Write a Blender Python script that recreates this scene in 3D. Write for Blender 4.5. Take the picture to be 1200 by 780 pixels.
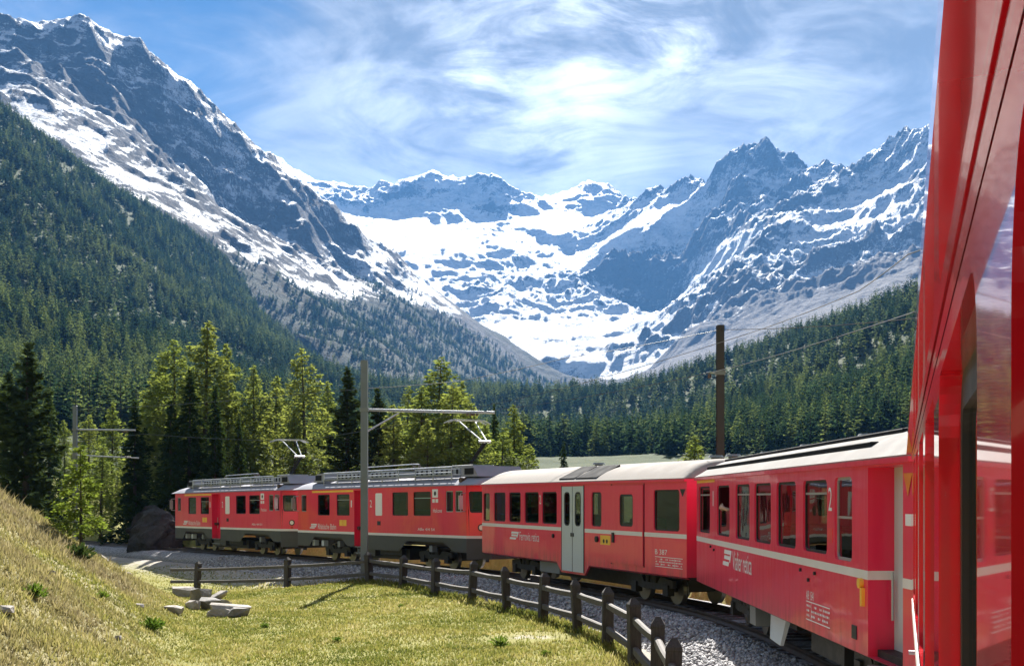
import bpy, math, random
import numpy as np
from mathutils import Vector, Matrix

for o in list(bpy.data.objects):
    bpy.data.objects.remove(o, do_unlink=True)
S = bpy.context.scene
COL = S.collection
rad = math.radians

# ------------------------------------------------------------------ camera
CAMZ = 2.59          # phone held out of a coach window, metres above the rail
FPX, HORIZ = 1440.0, 582.5
cam_d = bpy.data.cameras.new('camera')
cam = bpy.data.objects.new('camera', cam_d)
COL.objects.link(cam)
cam.location = (0, 0, CAMZ)
cam.rotation_euler = (rad(90), 0, 0)
cam_d.sensor_width = 36.0
cam_d.lens = 43.2
cam_d.shift_y = (HORIZ - 390.0) / 1200.0
cam_d.clip_start = 0.02
cam_d.clip_end = 40000
S.camera = cam

# ------------------------------------------------------------------ light
SUN_AZ, SUN_EL = 3.0, 38.0
S.view_settings.view_transform = 'Standard'
S.view_settings.look = 'None'
S.view_settings.exposure = 2.2
S.view_settings.gamma = 1.0
S.view_settings.use_curve_mapping = False

sun_d = bpy.data.lights.new('sun', 'SUN')
sun_d.energy = 4.6
sun_d.angle = rad(0.5)
sun_d.color = (1.0, 0.955, 0.88)
sun = bpy.data.objects.new('sun', sun_d)
COL.objects.link(sun)
sv = Vector((math.sin(rad(SUN_AZ)) * math.cos(rad(SUN_EL)), math.cos(rad(SUN_AZ)) * math.cos(rad(SUN_EL)), math.sin(rad(SUN_EL))))
sun.rotation_euler = sv.to_track_quat('Z', 'Y').to_euler()
sun.location = (0, 0, 60)


def world_setup():
    w = bpy.data.worlds.new('World')
    S.world = w
    w.use_nodes = True
    nt = w.node_tree
    nt.nodes.clear()
    N = lambda t: nt.nodes.new(t)
    L = nt.links.new
    out = N('ShaderNodeOutputWorld')
    bg = N('ShaderNodeBackground')
    bg.inputs['Strength'].default_value = 0.05
    sky = N('ShaderNodeTexSky')
    sky.sky_type = 'NISHITA'
    sky.sun_disc = False
    sky.sun_elevation = rad(SUN_EL)
    sky.sun_rotation = rad(SUN_AZ)
    sky.altitude = 2500
    sky.air_density = 0.9
    sky.dust_density = 0.0
    sky.ozone_density = 3.0
    tc = N('ShaderNodeTexCoord')

    def vm(op, a, b=None, s=None):
        n = N('ShaderNodeVectorMath'); n.operation = op
        if isinstance(a, tuple): n.inputs[0].default_value = a
        else: L(a, n.inputs[0])
        if b is not None:
            if isinstance(b, tuple): n.inputs[1].default_value = b
            else: L(b, n.inputs[1])
        if s is not None:
            if isinstance(s, (int, float)): n.inputs['Scale'].default_value = s
            else: L(s, n.inputs['Scale'])
        return n

    def mt(op, a, b=None, clamp=False):
        n = N('ShaderNodeMath'); n.operation = op; n.use_clamp = clamp
        for i, q in enumerate((a, b)):
            if q is None: continue
            if isinstance(q, (int, float)): n.inputs[i].default_value = q
            else: L(q, n.inputs[i])
        return n.outputs[0]

    def rng(v, a, b, c=0.0, d=1.0):
        n = N('ShaderNodeMapRange'); n.interpolation_type = 'SMOOTHSTEP'
        L(v, n.inputs[0])
        for i, q in enumerate((a, b, c, d)): n.inputs[i + 1].default_value = q
        return n.outputs[0]
    D = vm('NORMALIZE', tc.outputs['Generated']).outputs[0]
    sep = N('ShaderNodeSeparateXYZ'); L(D, sep.inputs[0])

    def noise(sc, det, rough, off, stretch, dist=0.0, rot=(0, 0, 0)):
        mp = N('ShaderNodeMapping')
        mp.inputs['Location'].default_value = off
        mp.inputs['Rotation'].default_value = rot
        mp.inputs['Scale'].default_value = stretch
        L(D, mp.inputs[0])
        n = N('ShaderNodeTexNoise')
        n.inputs['Scale'].default_value = sc
        n.inputs['Detail'].default_value = det
        n.inputs['Roughness'].default_value = rough
        n.inputs['Distortion'].default_value = dist
        L(mp.outputs[0], n.inputs['Vector'])
        return n.outputs['Fac']
    n1 = noise(3.2, 8, 0.60, (3.1, 1.7, 0.4), (1.0, 1.0, 2.3), 0.7, (0, 0.25, 0))
    n2 = noise(8.0, 9, 0.66, (8.3, 4.1, 2.0), (1.0, 1.0, 2.6), 1.3, (0, -0.30, 0))
    n3 = noise(1.5, 3, 0.5, (0.4, 7.7, 5), (1, 1, 1.5))
    # open blue sky towards the left, thin cirrus over the rest
    gap = vm('DOT_PRODUCT', D, tuple(Vector((-0.44, 1.0, 0.42)).normalized())).outputs['Value']
    cover = rng(gap, 0.994, 0.948)
    tex = mt('ADD', mt('ADD', mt('MULTIPLY', n1, 0.75), mt('MULTIPLY', n2, 0.45)), mt('MULTIPLY', n3, 0.3))
    veil = mt('ADD', tex, mt('MULTIPLY', cover, 0.74))
    fac = mt('MULTIPLY', rng(veil, 0.66, 1.24), 0.97)

    # thicker patches that scatter the light of the high sun
    def blob(px, py, k, amp):
        d = Vector(((px - 600) / FPX, 1.0, (HORIZ - py) / FPX)).normalized()
        dt = vm('DOT_PRODUCT', D, tuple(d)).outputs['Value']
        return mt('MULTIPLY', rng(dt, k, 1.0), amp)
    core = mt('ADD', mt('ADD', blob(625, 95, 0.9965, 1.0), blob(745, 35, 0.9970, 1.0)), mt('ADD', mt('ADD', blob(560, 15, 0.9980, 0.6), blob(900, 60, 0.9950, 0.40)), mt('ADD', blob(480, 120, 0.9965, 0.35), blob(690, 190, 0.9970, 0.45))))
    corn = mt('MULTIPLY', core, rng(mt('ADD', mt('MULTIPLY', n2, 0.62), mt('MULTIPLY', n1, 0.38)), 0.38, 0.60))
    fac = mt('ADD', fac, mt('MULTIPLY', corn, 0.7), True)
    lum = mt('ADD', mt('ADD', 1.35, mt('MULTIPLY', corn, 3.2)), mt('MULTIPLY', rng(tex, 0.62, 0.94), 2.5))
    cc = N('ShaderNodeMixRGB'); cc.inputs[0].default_value = 1.0; cc.blend_type = 'MULTIPLY'
    tint = N('ShaderNodeMixRGB'); L(rng(lum, 2.2, 5.0), tint.inputs[0])
    tint.inputs[1].default_value = (0.97, 1.0, 1.06, 1); tint.inputs[2].default_value = (1.0, 1.04, 1.12, 1)
    L(tint.outputs[0], cc.inputs[1])
    L(lum, cc.inputs[2])
    mix = N('ShaderNodeMixRGB')
    L(fac, mix.inputs[0])
    gm = N('ShaderNodeMixRGB'); gm.blend_type = 'MULTIPLY'; gm.inputs[0].default_value = 1.0
    L(sky.outputs[0], gm.inputs[1]); gm.inputs[2].default_value = (0.215, 0.295, 0.335, 1)
    L(gm.outputs[0], mix.inputs[1])
    L(cc.outputs[0], mix.inputs[2])
    L(mix.outputs[0], bg.inputs['Color'])
    L(bg.outputs[0], out.inputs[0])


world_setup()

# ------------------------------------------------------------------ helpers
def tag(o, label=None, cat=None, group=None, kind=None):
    if label: o['label'] = label
    if cat: o['category'] = cat
    if group: o['group'] = group
    if kind: o['kind'] = kind
    return o


def link(name, data, mat=None, parent=None, loc=None):
    o = bpy.data.objects.new(name, data)
    COL.objects.link(o)
    if mat is not None and data is not None:
        if len(data.materials) == 0:
            data.materials.append(mat)
    if parent is not None: o.parent = parent
    if loc is not None: o.location = loc
    return o


def empty(name, loc=(0, 0, 0), rz=0.0):
    o = bpy.data.objects.new(name, None)
    COL.objects.link(o)
    o.empty_display_size = 0.2
    o.location = loc
    o.rotation_euler = (0, 0, rz)
    return o


def copy_tree(o, parent=None):
    c = o.copy()
    COL.objects.link(c)
    c.parent = parent
    for ch in list(o.children):
        copy_tree(ch, c)
    return c


def fast_mesh(name, V, F, smooth=False, attrs=None):
    """V (n,3), F (m,k) int array with k = 3 or 4"""
    V = np.ascontiguousarray(V, dtype=np.float32)
    F = np.ascontiguousarray(F, dtype=np.int32)
    me = bpy.data.meshes.new(name)
    m, k = F.shape
    me.vertices.add(len(V))
    me.vertices.foreach_set('co', V.ravel())
    me.loops.add(m * k)
    me.loops.foreach_set('vertex_index', F.ravel())
    me.polygons.add(m)
    me.polygons.foreach_set('loop_start', np.arange(0, m * k, k, dtype=np.int32))
    try:
        me.polygons.foreach_set('loop_total', np.full(m, k, dtype=np.int32))
    except Exception:
        pass
    if smooth:
        me.polygons.foreach_set('use_smooth', np.ones(m, dtype=bool))
    me.update(calc_edges=True)
    if attrs:
        for nme, a in attrs.items():
            at = me.attributes.new(nme, 'FLOAT', 'POINT')
            at.data.foreach_set('value', np.ascontiguousarray(a, dtype=np.float32))
    return me


class MB:
    def __init__(s): s.v = []; s.f = []

    def add(s, vs, fs):
        b = len(s.v)
        s.v += [tuple(map(float, p)) for p in vs]
        s.f += [tuple(b + i for i in q) for q in fs]
        return s

    def box(s, x0, x1, y0, y1, z0, z1):
        vs = [(x0, y0, z0), (x1, y0, z0), (x1, y1, z0), (x0, y1, z0), (x0, y0, z1), (x1, y0, z1), (x1, y1, z1), (x0, y1, z1)]
        return s.add(vs, [(0, 3, 2, 1), (4, 5, 6, 7), (0, 1, 5, 4), (1, 2, 6, 5), (2, 3, 7, 6), (3, 0, 4, 7)])

    def cbox(s, x0, x1, y0, y1, z0, z1, c=0.01):
        """box with chamfered top and bottom edges"""
        vs = []
        for z, i in ((z0, c), (z0 + c, 0), (z1 - c, 0), (z1, c)):
            vs += [(x0 + i, y0 + i, z), (x1 - i, y0 + i, z), (x1 - i, y1 - i, z), (x0 + i, y1 - i, z)]
        fs = [(3, 2, 1, 0), (12, 13, 14, 15)]
        for k in range(3):
            for j in range(4):
                a = k * 4 + j; b = k * 4 + (j + 1) % 4
                fs.append((a, b, b + 4, a + 4))
        return s.add(vs, fs)

    def cyl(s, a, b, r, n=10, r2=None, caps=True):
        a = Vector(a); b = Vector(b)
        if r2 is None: r2 = r
        d = (b - a).normalized()
        u = d.orthogonal().normalized(); w = d.cross(u)
        vs = []
        for p, q in ((a, r), (b, r2)):
            for i in range(n):
                t = 2 * math.pi * i / n
                vs.append(p + (u * math.cos(t) + w * math.sin(t)) * q)
        fs = [(i, (i + 1) % n, n + (i + 1) % n, n + i) for i in range(n)]
        if caps: fs += [tuple(range(n - 1, -1, -1)), tuple(range(n, 2 * n))]
        return s.add(vs, fs)

    def tube(s, pts, r, n=6):
        for a, b in zip(pts[:-1], pts[1:]): s.cyl(a, b, r, n)
        return s

    def prism(s, poly, axis, a, b):
        """poly: list of (p,q) in the plane across axis; extruded from a to b"""
        n = len(poly)
        def mk(p, q, t):
            return {'x': (t, p, q), 'y': (p, t, q), 'z': (p, q, t)}[axis]
        vs = [mk(p, q, a) for p, q in poly] + [mk(p, q, b) for p, q in poly]
        fs = [(i, (i + 1) % n, n + (i + 1) % n, n + i) for i in range(n)]
        fs += [tuple(range(n - 1, -1, -1)), tuple(range(n, 2 * n))]
        return s.add(vs, fs)

    def mesh(s, name, smooth=False, fix=True):
        me = bpy.data.meshes.new(name)
        me.from_pydata(s.v, [], s.f)
        if fix:
            import bmesh
            bm = bmesh.new(); bm.from_mesh(me)
            bmesh.ops.recalc_face_normals(bm, faces=bm.faces)
            bm.to_mesh(me); bm.free()
        if smooth:
            me.polygons.foreach_set('use_smooth', np.ones(len(me.polygons), dtype=bool))
        me.update()
        return me

    def build(s, name, mat, parent=None, smooth=False, loc=None, fix=True):
        return link(name, s.mesh(name, smooth, fix), mat, parent, loc)


# ------------------------------------------------------------------ noise
_rs = np.random.RandomState(7)
_perm = _rs.permutation(512).astype(np.int64)
_perm = np.concatenate([_perm, _perm, _perm])
_ga = _rs.rand(512) * 2 * np.pi
_gx, _gy = np.cos(_ga), np.sin(_ga)


def pn(x, y, seed=0):
    xi = np.floor(x).astype(np.int64); yi = np.floor(y).astype(np.int64)
    xf = x - xi; yf = y - yi
    u = xf * xf * xf * (xf * (xf * 6 - 15) + 10); v = yf * yf * yf * (yf * (yf * 6 - 15) + 10)

    def g(ix, iy, dx, dy):
        h = _perm[(_perm[(ix + seed * 37) & 511] + iy) & 511]
        return _gx[h] * dx + _gy[h] * dy
    a = g(xi, yi, xf, yf); b = g(xi + 1, yi, xf - 1, yf)
    c = g(xi, yi + 1, xf, yf - 1); d = g(xi + 1, yi + 1, xf - 1, yf - 1)
    return (a + u * (b - a)) * (1 - v) + (c + u * (d - c)) * v * 1.0


def fbm(x, y, sc, octs=5, seed=0, gain=0.5):
    r = np.zeros_like(x); a = 1.0; f = 1.0 / sc; t = 0
    for o in range(octs):
        r += a * pn(x * f + o * 13.7, y * f - o * 7.3, seed + o)
        t += a; a *= gain; f *= 2.03
    return r / t * 1.6


def ridged(x, y, sc, octs=6, seed=0, gain=0.52):
    r = np.zeros_like(x); a = 1.0; f = 1.0 / sc; t = 0; w = 1.0
    for o in range(octs):
        n = 1.0 - np.abs(pn(x * f + o * 3.1, y * f + o * 9.7, seed + o)) * 2.0
        n = n * n * w
        w = np.clip(n * 1.6, 0, 1)
        r += a * n; t += a; a *= gain; f *= 2.07
    return r / t


def sstep(a, b, x):
    t = np.clip((x - a) / (b - a), 0, 1)
    return t * t * (3 - 2 * t)
# ------------------------------------------------------------------ materials
class NT:
    def __init__(s, name):
        s.m = bpy.data.materials.new(name)
        s.m.use_nodes = True
        s.t = s.m.node_tree
        s.t.nodes.clear()
        s.out = s.n('ShaderNodeOutputMaterial')

    def n(s, t, **kw):
        nd = s.t.nodes.new(t)
        for k, v in kw.items(): setattr(nd, k, v)
        return nd

    def put(s, sock, v):
        if isinstance(v, bpy.types.NodeSocket): s.t.links.new(v, sock)
        else:
            if isinstance(v, tuple) and len(v) == 3 and sock.type == 'RGBA': v = v + (1.0,)
            sock.default_value = v

    def coord(s, kind='Object'):
        return s.n('ShaderNodeTexCoord').outputs[kind]

    def pos(s):
        return s.n('ShaderNodeNewGeometry').outputs['Position']

    def map(s, vec, scale=(1, 1, 1), loc=(0, 0, 0), rot=(0, 0, 0)):
        m = s.n('ShaderNodeMapping')
        s.put(m.inputs['Vector'], vec); m.inputs['Scale'].default_value = scale
        m.inputs['Location'].default_value = loc; m.inputs['Rotation'].default_value = rot
        return m.outputs[0]

    def noise(s, vec, sc, det=4, rough=0.55, dist=0.0):
        n = s.n('ShaderNodeTexNoise')
        s.put(n.inputs['Vector'], vec)
        n.inputs['Scale'].default_value = sc; n.inputs['Detail'].default_value = det
        n.inputs['Roughness'].default_value = rough; n.inputs['Distortion'].default_value = dist
        return n.outputs['Fac']

    def vor(s, vec, sc, feature='F1', out='Distance'):
        n = s.n('ShaderNodeTexVoronoi'); n.feature = feature
        s.put(n.inputs['Vector'], vec); n.inputs['Scale'].default_value = sc
        return n.outputs[out]

    def rng(s, v, a, b, c=0.0, d=1.0):
        n = s.n('ShaderNodeMapRange'); n.interpolation_type = 'SMOOTHSTEP'
        s.put(n.inputs[0], v)
        for i, q in enumerate((a, b, c, d)): s.put(n.inputs[i + 1], q)
        return n.outputs[0]

    def mt(s, op, a, b=None, clamp=False):
        n = s.n('ShaderNodeMath'); n.operation = op; n.use_clamp = clamp
        s.put(n.inputs[0], a)
        if b is not None: s.put(n.inputs[1], b)
        return n.outputs[0]

    def mix(s, f, a, b, mode='MIX'):
        n = s.n('ShaderNodeMixRGB'); n.blend_type = mode
        s.put(n.inputs[0], f); s.put(n.inputs[1], a); s.put(n.inputs[2], b)
        return n.outputs[0]

    def ramp(s, f, stops):
        n = s.n('ShaderNodeValToRGB')
        e = n.color_ramp.elements
        while len(e) > len(stops): e.remove(e[-1])
        while len(e) < len(stops): e.new(0.5)
        for el, (p, c) in zip(e, stops):
            el.position = p; el.color = tuple(c) + (1.0,)
        s.put(n.inputs[0], f)
        return n.outputs[0]

    def attr(s, name, typ='GEOMETRY'):
        n = s.n('ShaderNodeAttribute'); n.attribute_type = typ; n.attribute_name = name
        return n.outputs['Fac']

    def rand(s):
        return s.n('ShaderNodeObjectInfo').outputs['Random']

    def bump(s, h, strength=0.3, dist=0.02, normal=None):
        n = s.n('ShaderNodeBump')
        n.inputs['Strength'].default_value = strength; n.inputs['Distance'].default_value = dist
        s.put(n.inputs['Height'], h)
        if normal is not None: s.put(n.inputs['Normal'], normal)
        return n.outputs[0]

    def bsdf(s, col, rough=0.5, metal=0.0, coat=0.0, spec=0.5, normal=None, coatr=0.05):
        b = s.n('ShaderNodeBsdfPrincipled')
        s.put(b.inputs['Base Color'], col); s.put(b.inputs['Roughness'], rough)
        s.put(b.inputs['Metallic'], metal); s.put(b.inputs['Coat Weight'], coat)
        b.inputs['Coat Roughness'].default_value = coatr
        s.put(b.inputs['Specular IOR Level'], spec)
        if normal is not None: s.put(b.inputs['Normal'], normal)
        return b.outputs[0]

    def done(s, sh):
        s.t.links.new(sh, s.out.inputs['Surface'])
        return s.m


def m_plain(name, c, rough=0.5, metal=0.0, var=0.12, sc=3.0, bump=0.0, coat=0.0, spec=0.5, bsc=None):
    t = NT(name)
    P = t.coord('Object')
    n = t.noise(P, sc, 5, 0.6)
    c2 = tuple(max(0.0, x * (1 - var * 2)) for x in c); c1 = tuple(min(1.0, x * (1 + var)) for x in c)
    col = t.mix(n, c2, c1)
    nr = t.rng(n, 0.3, 0.7, max(0.02, rough - 0.08), min(1.0, rough + 0.08))
    nm = t.bump(t.noise(P, bsc or sc * 8, 4, 0.6), bump, 0.02) if bump else None
    return t.done(t.bsdf(col, nr, metal, coat, spec, nm))


def m_paint(name, c, fade, dirt=(0.09, 0.06, 0.05), rough=0.32, coat=0.35, streak=True, dirtz=(0.7, 1.25), fadeamt=0.7, wave=0.012):
    """old coach enamel: sun-faded patches, road dirt low down, tiny waves in the sheet"""
    t = NT(name)
    P = t.coord('Object')
    n = t.noise(P, 0.55, 5, 0.6)
    n2 = t.noise(t.map(P, (3.5, 3.5, 0.5)), 1.8, 6, 0.65)
    col = t.mix(t.mt('MULTIPLY', t.rng(n, 0.42, 0.72), fadeamt), c, fade)
    col = t.mix(t.mt('MULTIPLY', t.rng(n2, 0.5, 0.85), 0.28), col, tuple(x * 0.72 for x in c))
    z = t.n('ShaderNodeSeparateXYZ'); t.put(z.inputs[0], P)
    low = t.mt('MULTIPLY', t.rng(z.outputs[2], dirtz[1], dirtz[0]), t.rng(n2, 0.25, 0.75))
    col = t.mix(t.mt('MULTIPLY', low, 0.55), col, dirt)
    rr = t.mt('ADD', rough, t.mt('MULTIPLY', t.rng(n2, 0.4, 0.8), 0.16))
    nm = t.bump(t.noise(P, 1.7, 2, 0.4), 0.5, wave)
    b = t.n('ShaderNodeBsdfPrincipled')
    t.put(b.inputs['Base Color'], col); t.put(b.inputs['Roughness'], rr)
    b.inputs['Coat Weight'].default_value = coat; b.inputs['Coat Roughness'].default_value = 0.06
    t.put(b.inputs['Normal'], nm); t.put(b.inputs['Coat Normal'], nm)
    return t.done(b.outputs[0])


def m_glass(name, tint=(0.28, 0.31, 0.29)):
    t = NT(name)
    tr = t.n('ShaderNodeBsdfTransparent'); tr.inputs[0].default_value = tint + (1,)
    gl = t.n('ShaderNodeBsdfGlossy'); gl.inputs['Roughness'].default_value = 0.02
    gl.inputs['Color'].default_value = (0.95, 0.97, 1, 1)
    nm = t.bump(t.noise(t.coord('Object'), 1.1, 2, 0.5), 0.35, 0.01)
    t.put(gl.inputs['Normal'], nm)
    fr = t.n('ShaderNodeFresnel'); fr.inputs[0].default_value = 1.7
    mx = t.n('ShaderNodeMixShader')
    t.put(mx.inputs[0], fr.outputs[0])
    t.t.links.new(tr.outputs[0], mx.inputs[1]); t.t.links.new(gl.outputs[0], mx.inputs[2])
    return t.done(mx.outputs[0])


def m_leaf(name, c1, c2, trans=0.45, c3=None):
    """needles: hue varies from tree to tree and from tuft to tuft; light passes through"""
    t = NT(name)
    P = t.pos()
    r = t.rand()
    n = t.noise(P, 0.9, 3, 0.6)
    f = t.mt('ADD', t.mt('MULTIPLY', r, 0.6), t.mt('MULTIPLY', t.rng(n, 0.3, 0.7), 0.4))
    col = t.mix(f, c1, c2)
    if c3 is not None:
        patch = t.noise(t.pos(), 0.006, 3, 0.6)
        col = t.mix(t.mt('MULTIPLY', t.rng(t.mt('ADD', r, t.mt('MULTIPLY', t.mt('SUBTRACT', patch, 0.5), 1.6)), 0.45, 0.95), 0.85), col, c3)
    d = t.n('ShaderNodeBsdfDiffuse'); t.put(d.inputs[0], col)
    tl = t.n('ShaderNodeBsdfTranslucent')
    t.put(tl.inputs[0], t.mix(1.0, col, (1.15, 1.12, 0.65, 1), 'MULTIPLY'))
    mx = t.n('ShaderNodeMixShader'); mx.inputs[0].default_value = trans
    t.t.links.new(d.outputs[0], mx.inputs[1]); t.t.links.new(tl.outputs[0], mx.inputs[2])
    return t.done(mx.outputs[0])


M = {}
M['red'] = m_paint('red_enamel', (0.76, 0.018, 0.075), (0.78, 0.040, 0.070))
M['red_loco'] = m_paint('red_enamel_orange_fade', (0.75, 0.018, 0.065), (0.80, 0.075, 0.045), fadeamt=1.0)
def m_gloss(name, c):
    t = NT(name)
    P = t.coord('Object')
    n = t.noise(P, 2.5, 4, 0.6)
    sp_ = t.noise(P, 60, 3, 0.7)
    col = t.mix(n, tuple(x * 0.86 for x in c), c)
    col = t.mix(t.mt('MULTIPLY', t.rng(sp_, 0.66, 0.74), 0.35), col, (0.30, 0.16, 0.14))
    b = t.n('ShaderNodeBsdfPrincipled')
    t.put(b.inputs['Base Color'], col); t.put(b.inputs['Roughness'], t.rng(n, 0.3, 0.7, 0.12, 0.22))
    b.inputs['Coat Weight'].default_value = 1.0; b.inputs['Coat Roughness'].default_value = 0.03
    nm = t.bump(t.noise(P, 0.8, 1, 0.3), 0.2, 0.002)
    t.put(b.inputs['Coat Normal'], nm)
    return t.done(b.outputs[0])


M['red_gloss'] = m_gloss('red_enamel_glossy', (0.60, 0.006, 0.016))
M['cream'] = m_plain('cream_stripe', (0.72, 0.66, 0.62), 0.4, var=0.08)
M['skirt'] = m_plain('dark_grey_skirt', (0.060, 0.060, 0.055), 0.55, var=0.25, sc=2)
M['roof_cream'] = m_plain('weathered_cream_roof', (0.30, 0.27, 0.245), 0.9, var=0.22, sc=1.6, spec=0.15, bump=0.15)
M['roof_grey'] = m_plain('weathered_grey_roof', (0.225, 0.212, 0.202), 0.9, var=0.24, sc=1.8, spec=0.15, bump=0.15)
M['roof_alu'] = m_plain('painted_aluminium_roof', (0.26, 0.26, 0.30), 0.75, 0.0, var=0.16, sc=1.5, spec=0.25)
M['rib'] = m_plain('dark_roof_rib', (0.022, 0.022, 0.024), 0.9, var=0.2, spec=0.1)
M['rubber'] = m_plain('black_rubber', (0.012, 0.012, 0.013), 0.55)
M['frame'] = m_plain('window_frame_aluminium', (0.42, 0.40, 0.40), 0.4, 0.5)
M['glass'] = m_glass('coach_glass')
M['doorgrey'] = m_plain('pale_grey_door', (0.50, 0.53, 0.53), 0.4, var=0.08, sc=2)
M['steel'] = m_plain('dark_running_gear', (0.028, 0.026, 0.025), 0.6, 0.2, var=0.3, sc=6, bump=0.2)
M['tread'] = m_plain('worn_wheel_steel', (0.25, 0.23, 0.21), 0.35, 0.8, var=0.2)
M['boxgrey'] = m_plain('grey_equipment', (0.20, 0.21, 0.21), 0.5, 0.1, var=0.2)
M['tube'] = m_plain('galvanised_tube', (0.42, 0.43, 0.45), 0.4, 0.5, var=0.15)
M['yellow'] = m_plain('yellow_paint', (0.90, 0.50, 0.05), 0.45)
M['white'] = m_plain('white_lettering', (0.78, 0.74, 0.73), 0.5, var=0.06)
M['orange'] = m_plain('orange_plate', (0.75, 0.20, 0.02), 0.45)
M['black'] = m_plain('black_paint', (0.01, 0.01, 0.01), 0.5)
M['seat'] = m_plain('seat_cloth', (0.10, 0.035, 0.035), 0.85, var=0.25, sc=9)
M['floor_in'] = m_plain('coach_floor', (0.06, 0.055, 0.05), 0.7)
M['skin'] = m_plain('skin', (0.50, 0.30, 0.22), 0.5, var=0.05)
M['jacket'] = m_plain('dark_jacket', (0.03, 0.03, 0.04), 0.8, var=0.2)
M['lamp'] = m_plain('lamp_glass', (0.75, 0.72, 0.62), 0.12, coat=1.0)
M['mast_grey'] = m_plain('galvanised_mast', (0.17, 0.19, 0.21), 0.5, 0.25, var=0.18, sc=2, bump=0.05)
M['mast_brown'] = m_plain('rust_brown_mast', (0.045, 0.036, 0.032), 0.7, var=0.35, sc=3, bump=0.15)
M['wire'] = m_plain('copper_wire', (0.06, 0.06, 0.06), 0.5, 0.4)
M['insul'] = m_plain('insulator', (0.10, 0.055, 0.04), 0.25)
M['rail'] = m_plain('rail_steel', (0.085, 0.060, 0.045), 0.5, 0.4, var=0.3, sc=5)
M['sleeper'] = m_plain('steel_sleeper', (0.075, 0.055, 0.045), 0.8, var=0.3, sc=4, bump=0.3)


def m_wood(name, c, c2):
    t = NT(name)
    P = t.coord('Object')
    n = t.noise(t.map(P, (9, 9, 1.2)), 5, 8, 0.7, 0.4)
    n2 = t.noise(P, 1.5, 3, 0.5)
    col = t.mix(t.rng(n, 0.3, 0.75), c, c2)
    col = t.mix(t.mt('MULTIPLY', n2, 0.5), col, tuple(x * 0.55 for x in c))
    return t.done(t.bsdf(col, 0.8, 0, 0, 0.3, t.bump(n, 0.5, 0.01)))


M['wood'] = m_wood('tarred_fence_wood', (0.036, 0.030, 0.027), (0.085, 0.074, 0.064))
M['wood_rail'] = m_wood('weathered_fence_rail', (0.060, 0.051, 0.045), (0.145, 0.13, 0.115))
M['log'] = m_wood('bleached_log', (0.30, 0.25, 0.20), (0.46, 0.41, 0.35))
M['bark'] = m_plain('conifer_bark', (0.060, 0.043, 0.032), 0.9, var=0.35, sc=5, bump=0.4)


def m_rock(name, c, c2, moss):
    t = NT(name)
    P = t.coord('Object')
    n = t.noise(P, 2.2, 9, 0.68, 0.3)
    n2 = t.noise(P, 0.9, 4, 0.6)
    col = t.mix(t.rng(n, 0.3, 0.72), c, c2)
    col = t.mix(t.mt('MULTIPLY', t.rng(n2, 0.55, 0.75), 0.45), col, moss)
    return t.done(t.bsdf(col, 0.85, 0, 0, 0.3, t.bump(n, 0.7, 0.06)))


M['rock_pale'] = m_rock('pale_granite', (0.19, 0.165, 0.14), (0.36, 0.325, 0.285), (0.14, 0.12, 0.08))
M['rock_grey'] = m_rock('grey_granite', (0.10, 0.095, 0.09), (0.24, 0.22, 0.20), (0.12, 0.11, 0.07))
M['rock_dark'] = m_rock('shade_dark_gneiss', (0.018, 0.018, 0.018), (0.05, 0.047, 0.045), (0.02, 0.024, 0.012))  # near-black: tree shade put into the dark rock's colour
M['larch'] = m_leaf('larch_needles', (0.125, 0.168, 0.050), (0.205, 0.232, 0.080), 0.55)
M['spruce'] = m_leaf('spruce_needles', (0.030, 0.052, 0.020), (0.052, 0.078, 0.026), 0.3)
M['stonepine'] = m_leaf('stone_pine_needles', (0.026, 0.042, 0.020), (0.046, 0.066, 0.026), 0.25)
M['young'] = m_leaf('young_larch_needles', (0.12, 0.17, 0.035), (0.17, 0.20, 0.05), 0.5)
M['forest'] = m_leaf('forest_needles', (0.020, 0.044, 0.032), (0.050, 0.088, 0.052), 0.45, (0.165, 0.205, 0.090))  # bluish tone: some of the valley haze is put into the needle colour
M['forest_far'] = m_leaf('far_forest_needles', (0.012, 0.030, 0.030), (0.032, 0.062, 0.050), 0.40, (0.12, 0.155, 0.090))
M['weed'] = m_leaf('weed_leaves', (0.06, 0.11, 0.02), (0.10, 0.15, 0.03), 0.45)


def m_grass(name, stops, trans=0.45):
    t = NT(name)
    col = t.ramp(t.attr('tint'), stops)
    col = t.mix(t.attr('dull'), col, (0.17, 0.135, 0.085))
    d = t.n('ShaderNodeBsdfDiffuse'); t.put(d.inputs[0], col)
    tl = t.n('ShaderNodeBsdfTranslucent'); t.put(tl.inputs[0], col)
    mx = t.n('ShaderNodeMixShader'); mx.inputs[0].default_value = trans
    t.t.links.new(d.outputs[0], mx.inputs[1]); t.t.links.new(tl.outputs[0], mx.inputs[2])
    return t.done(mx.outputs[0])


GR = [(0.0, (0.06, 0.09, 0.014)), (0.3, (0.15, 0.165, 0.03)), (0.55, (0.27, 0.25, 0.065)), (0.8, (0.39, 0.335, 0.14)), (1.0, (0.50, 0.44, 0.26))]
M['grass'] = m_grass('meadow_grass', GR)


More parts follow.
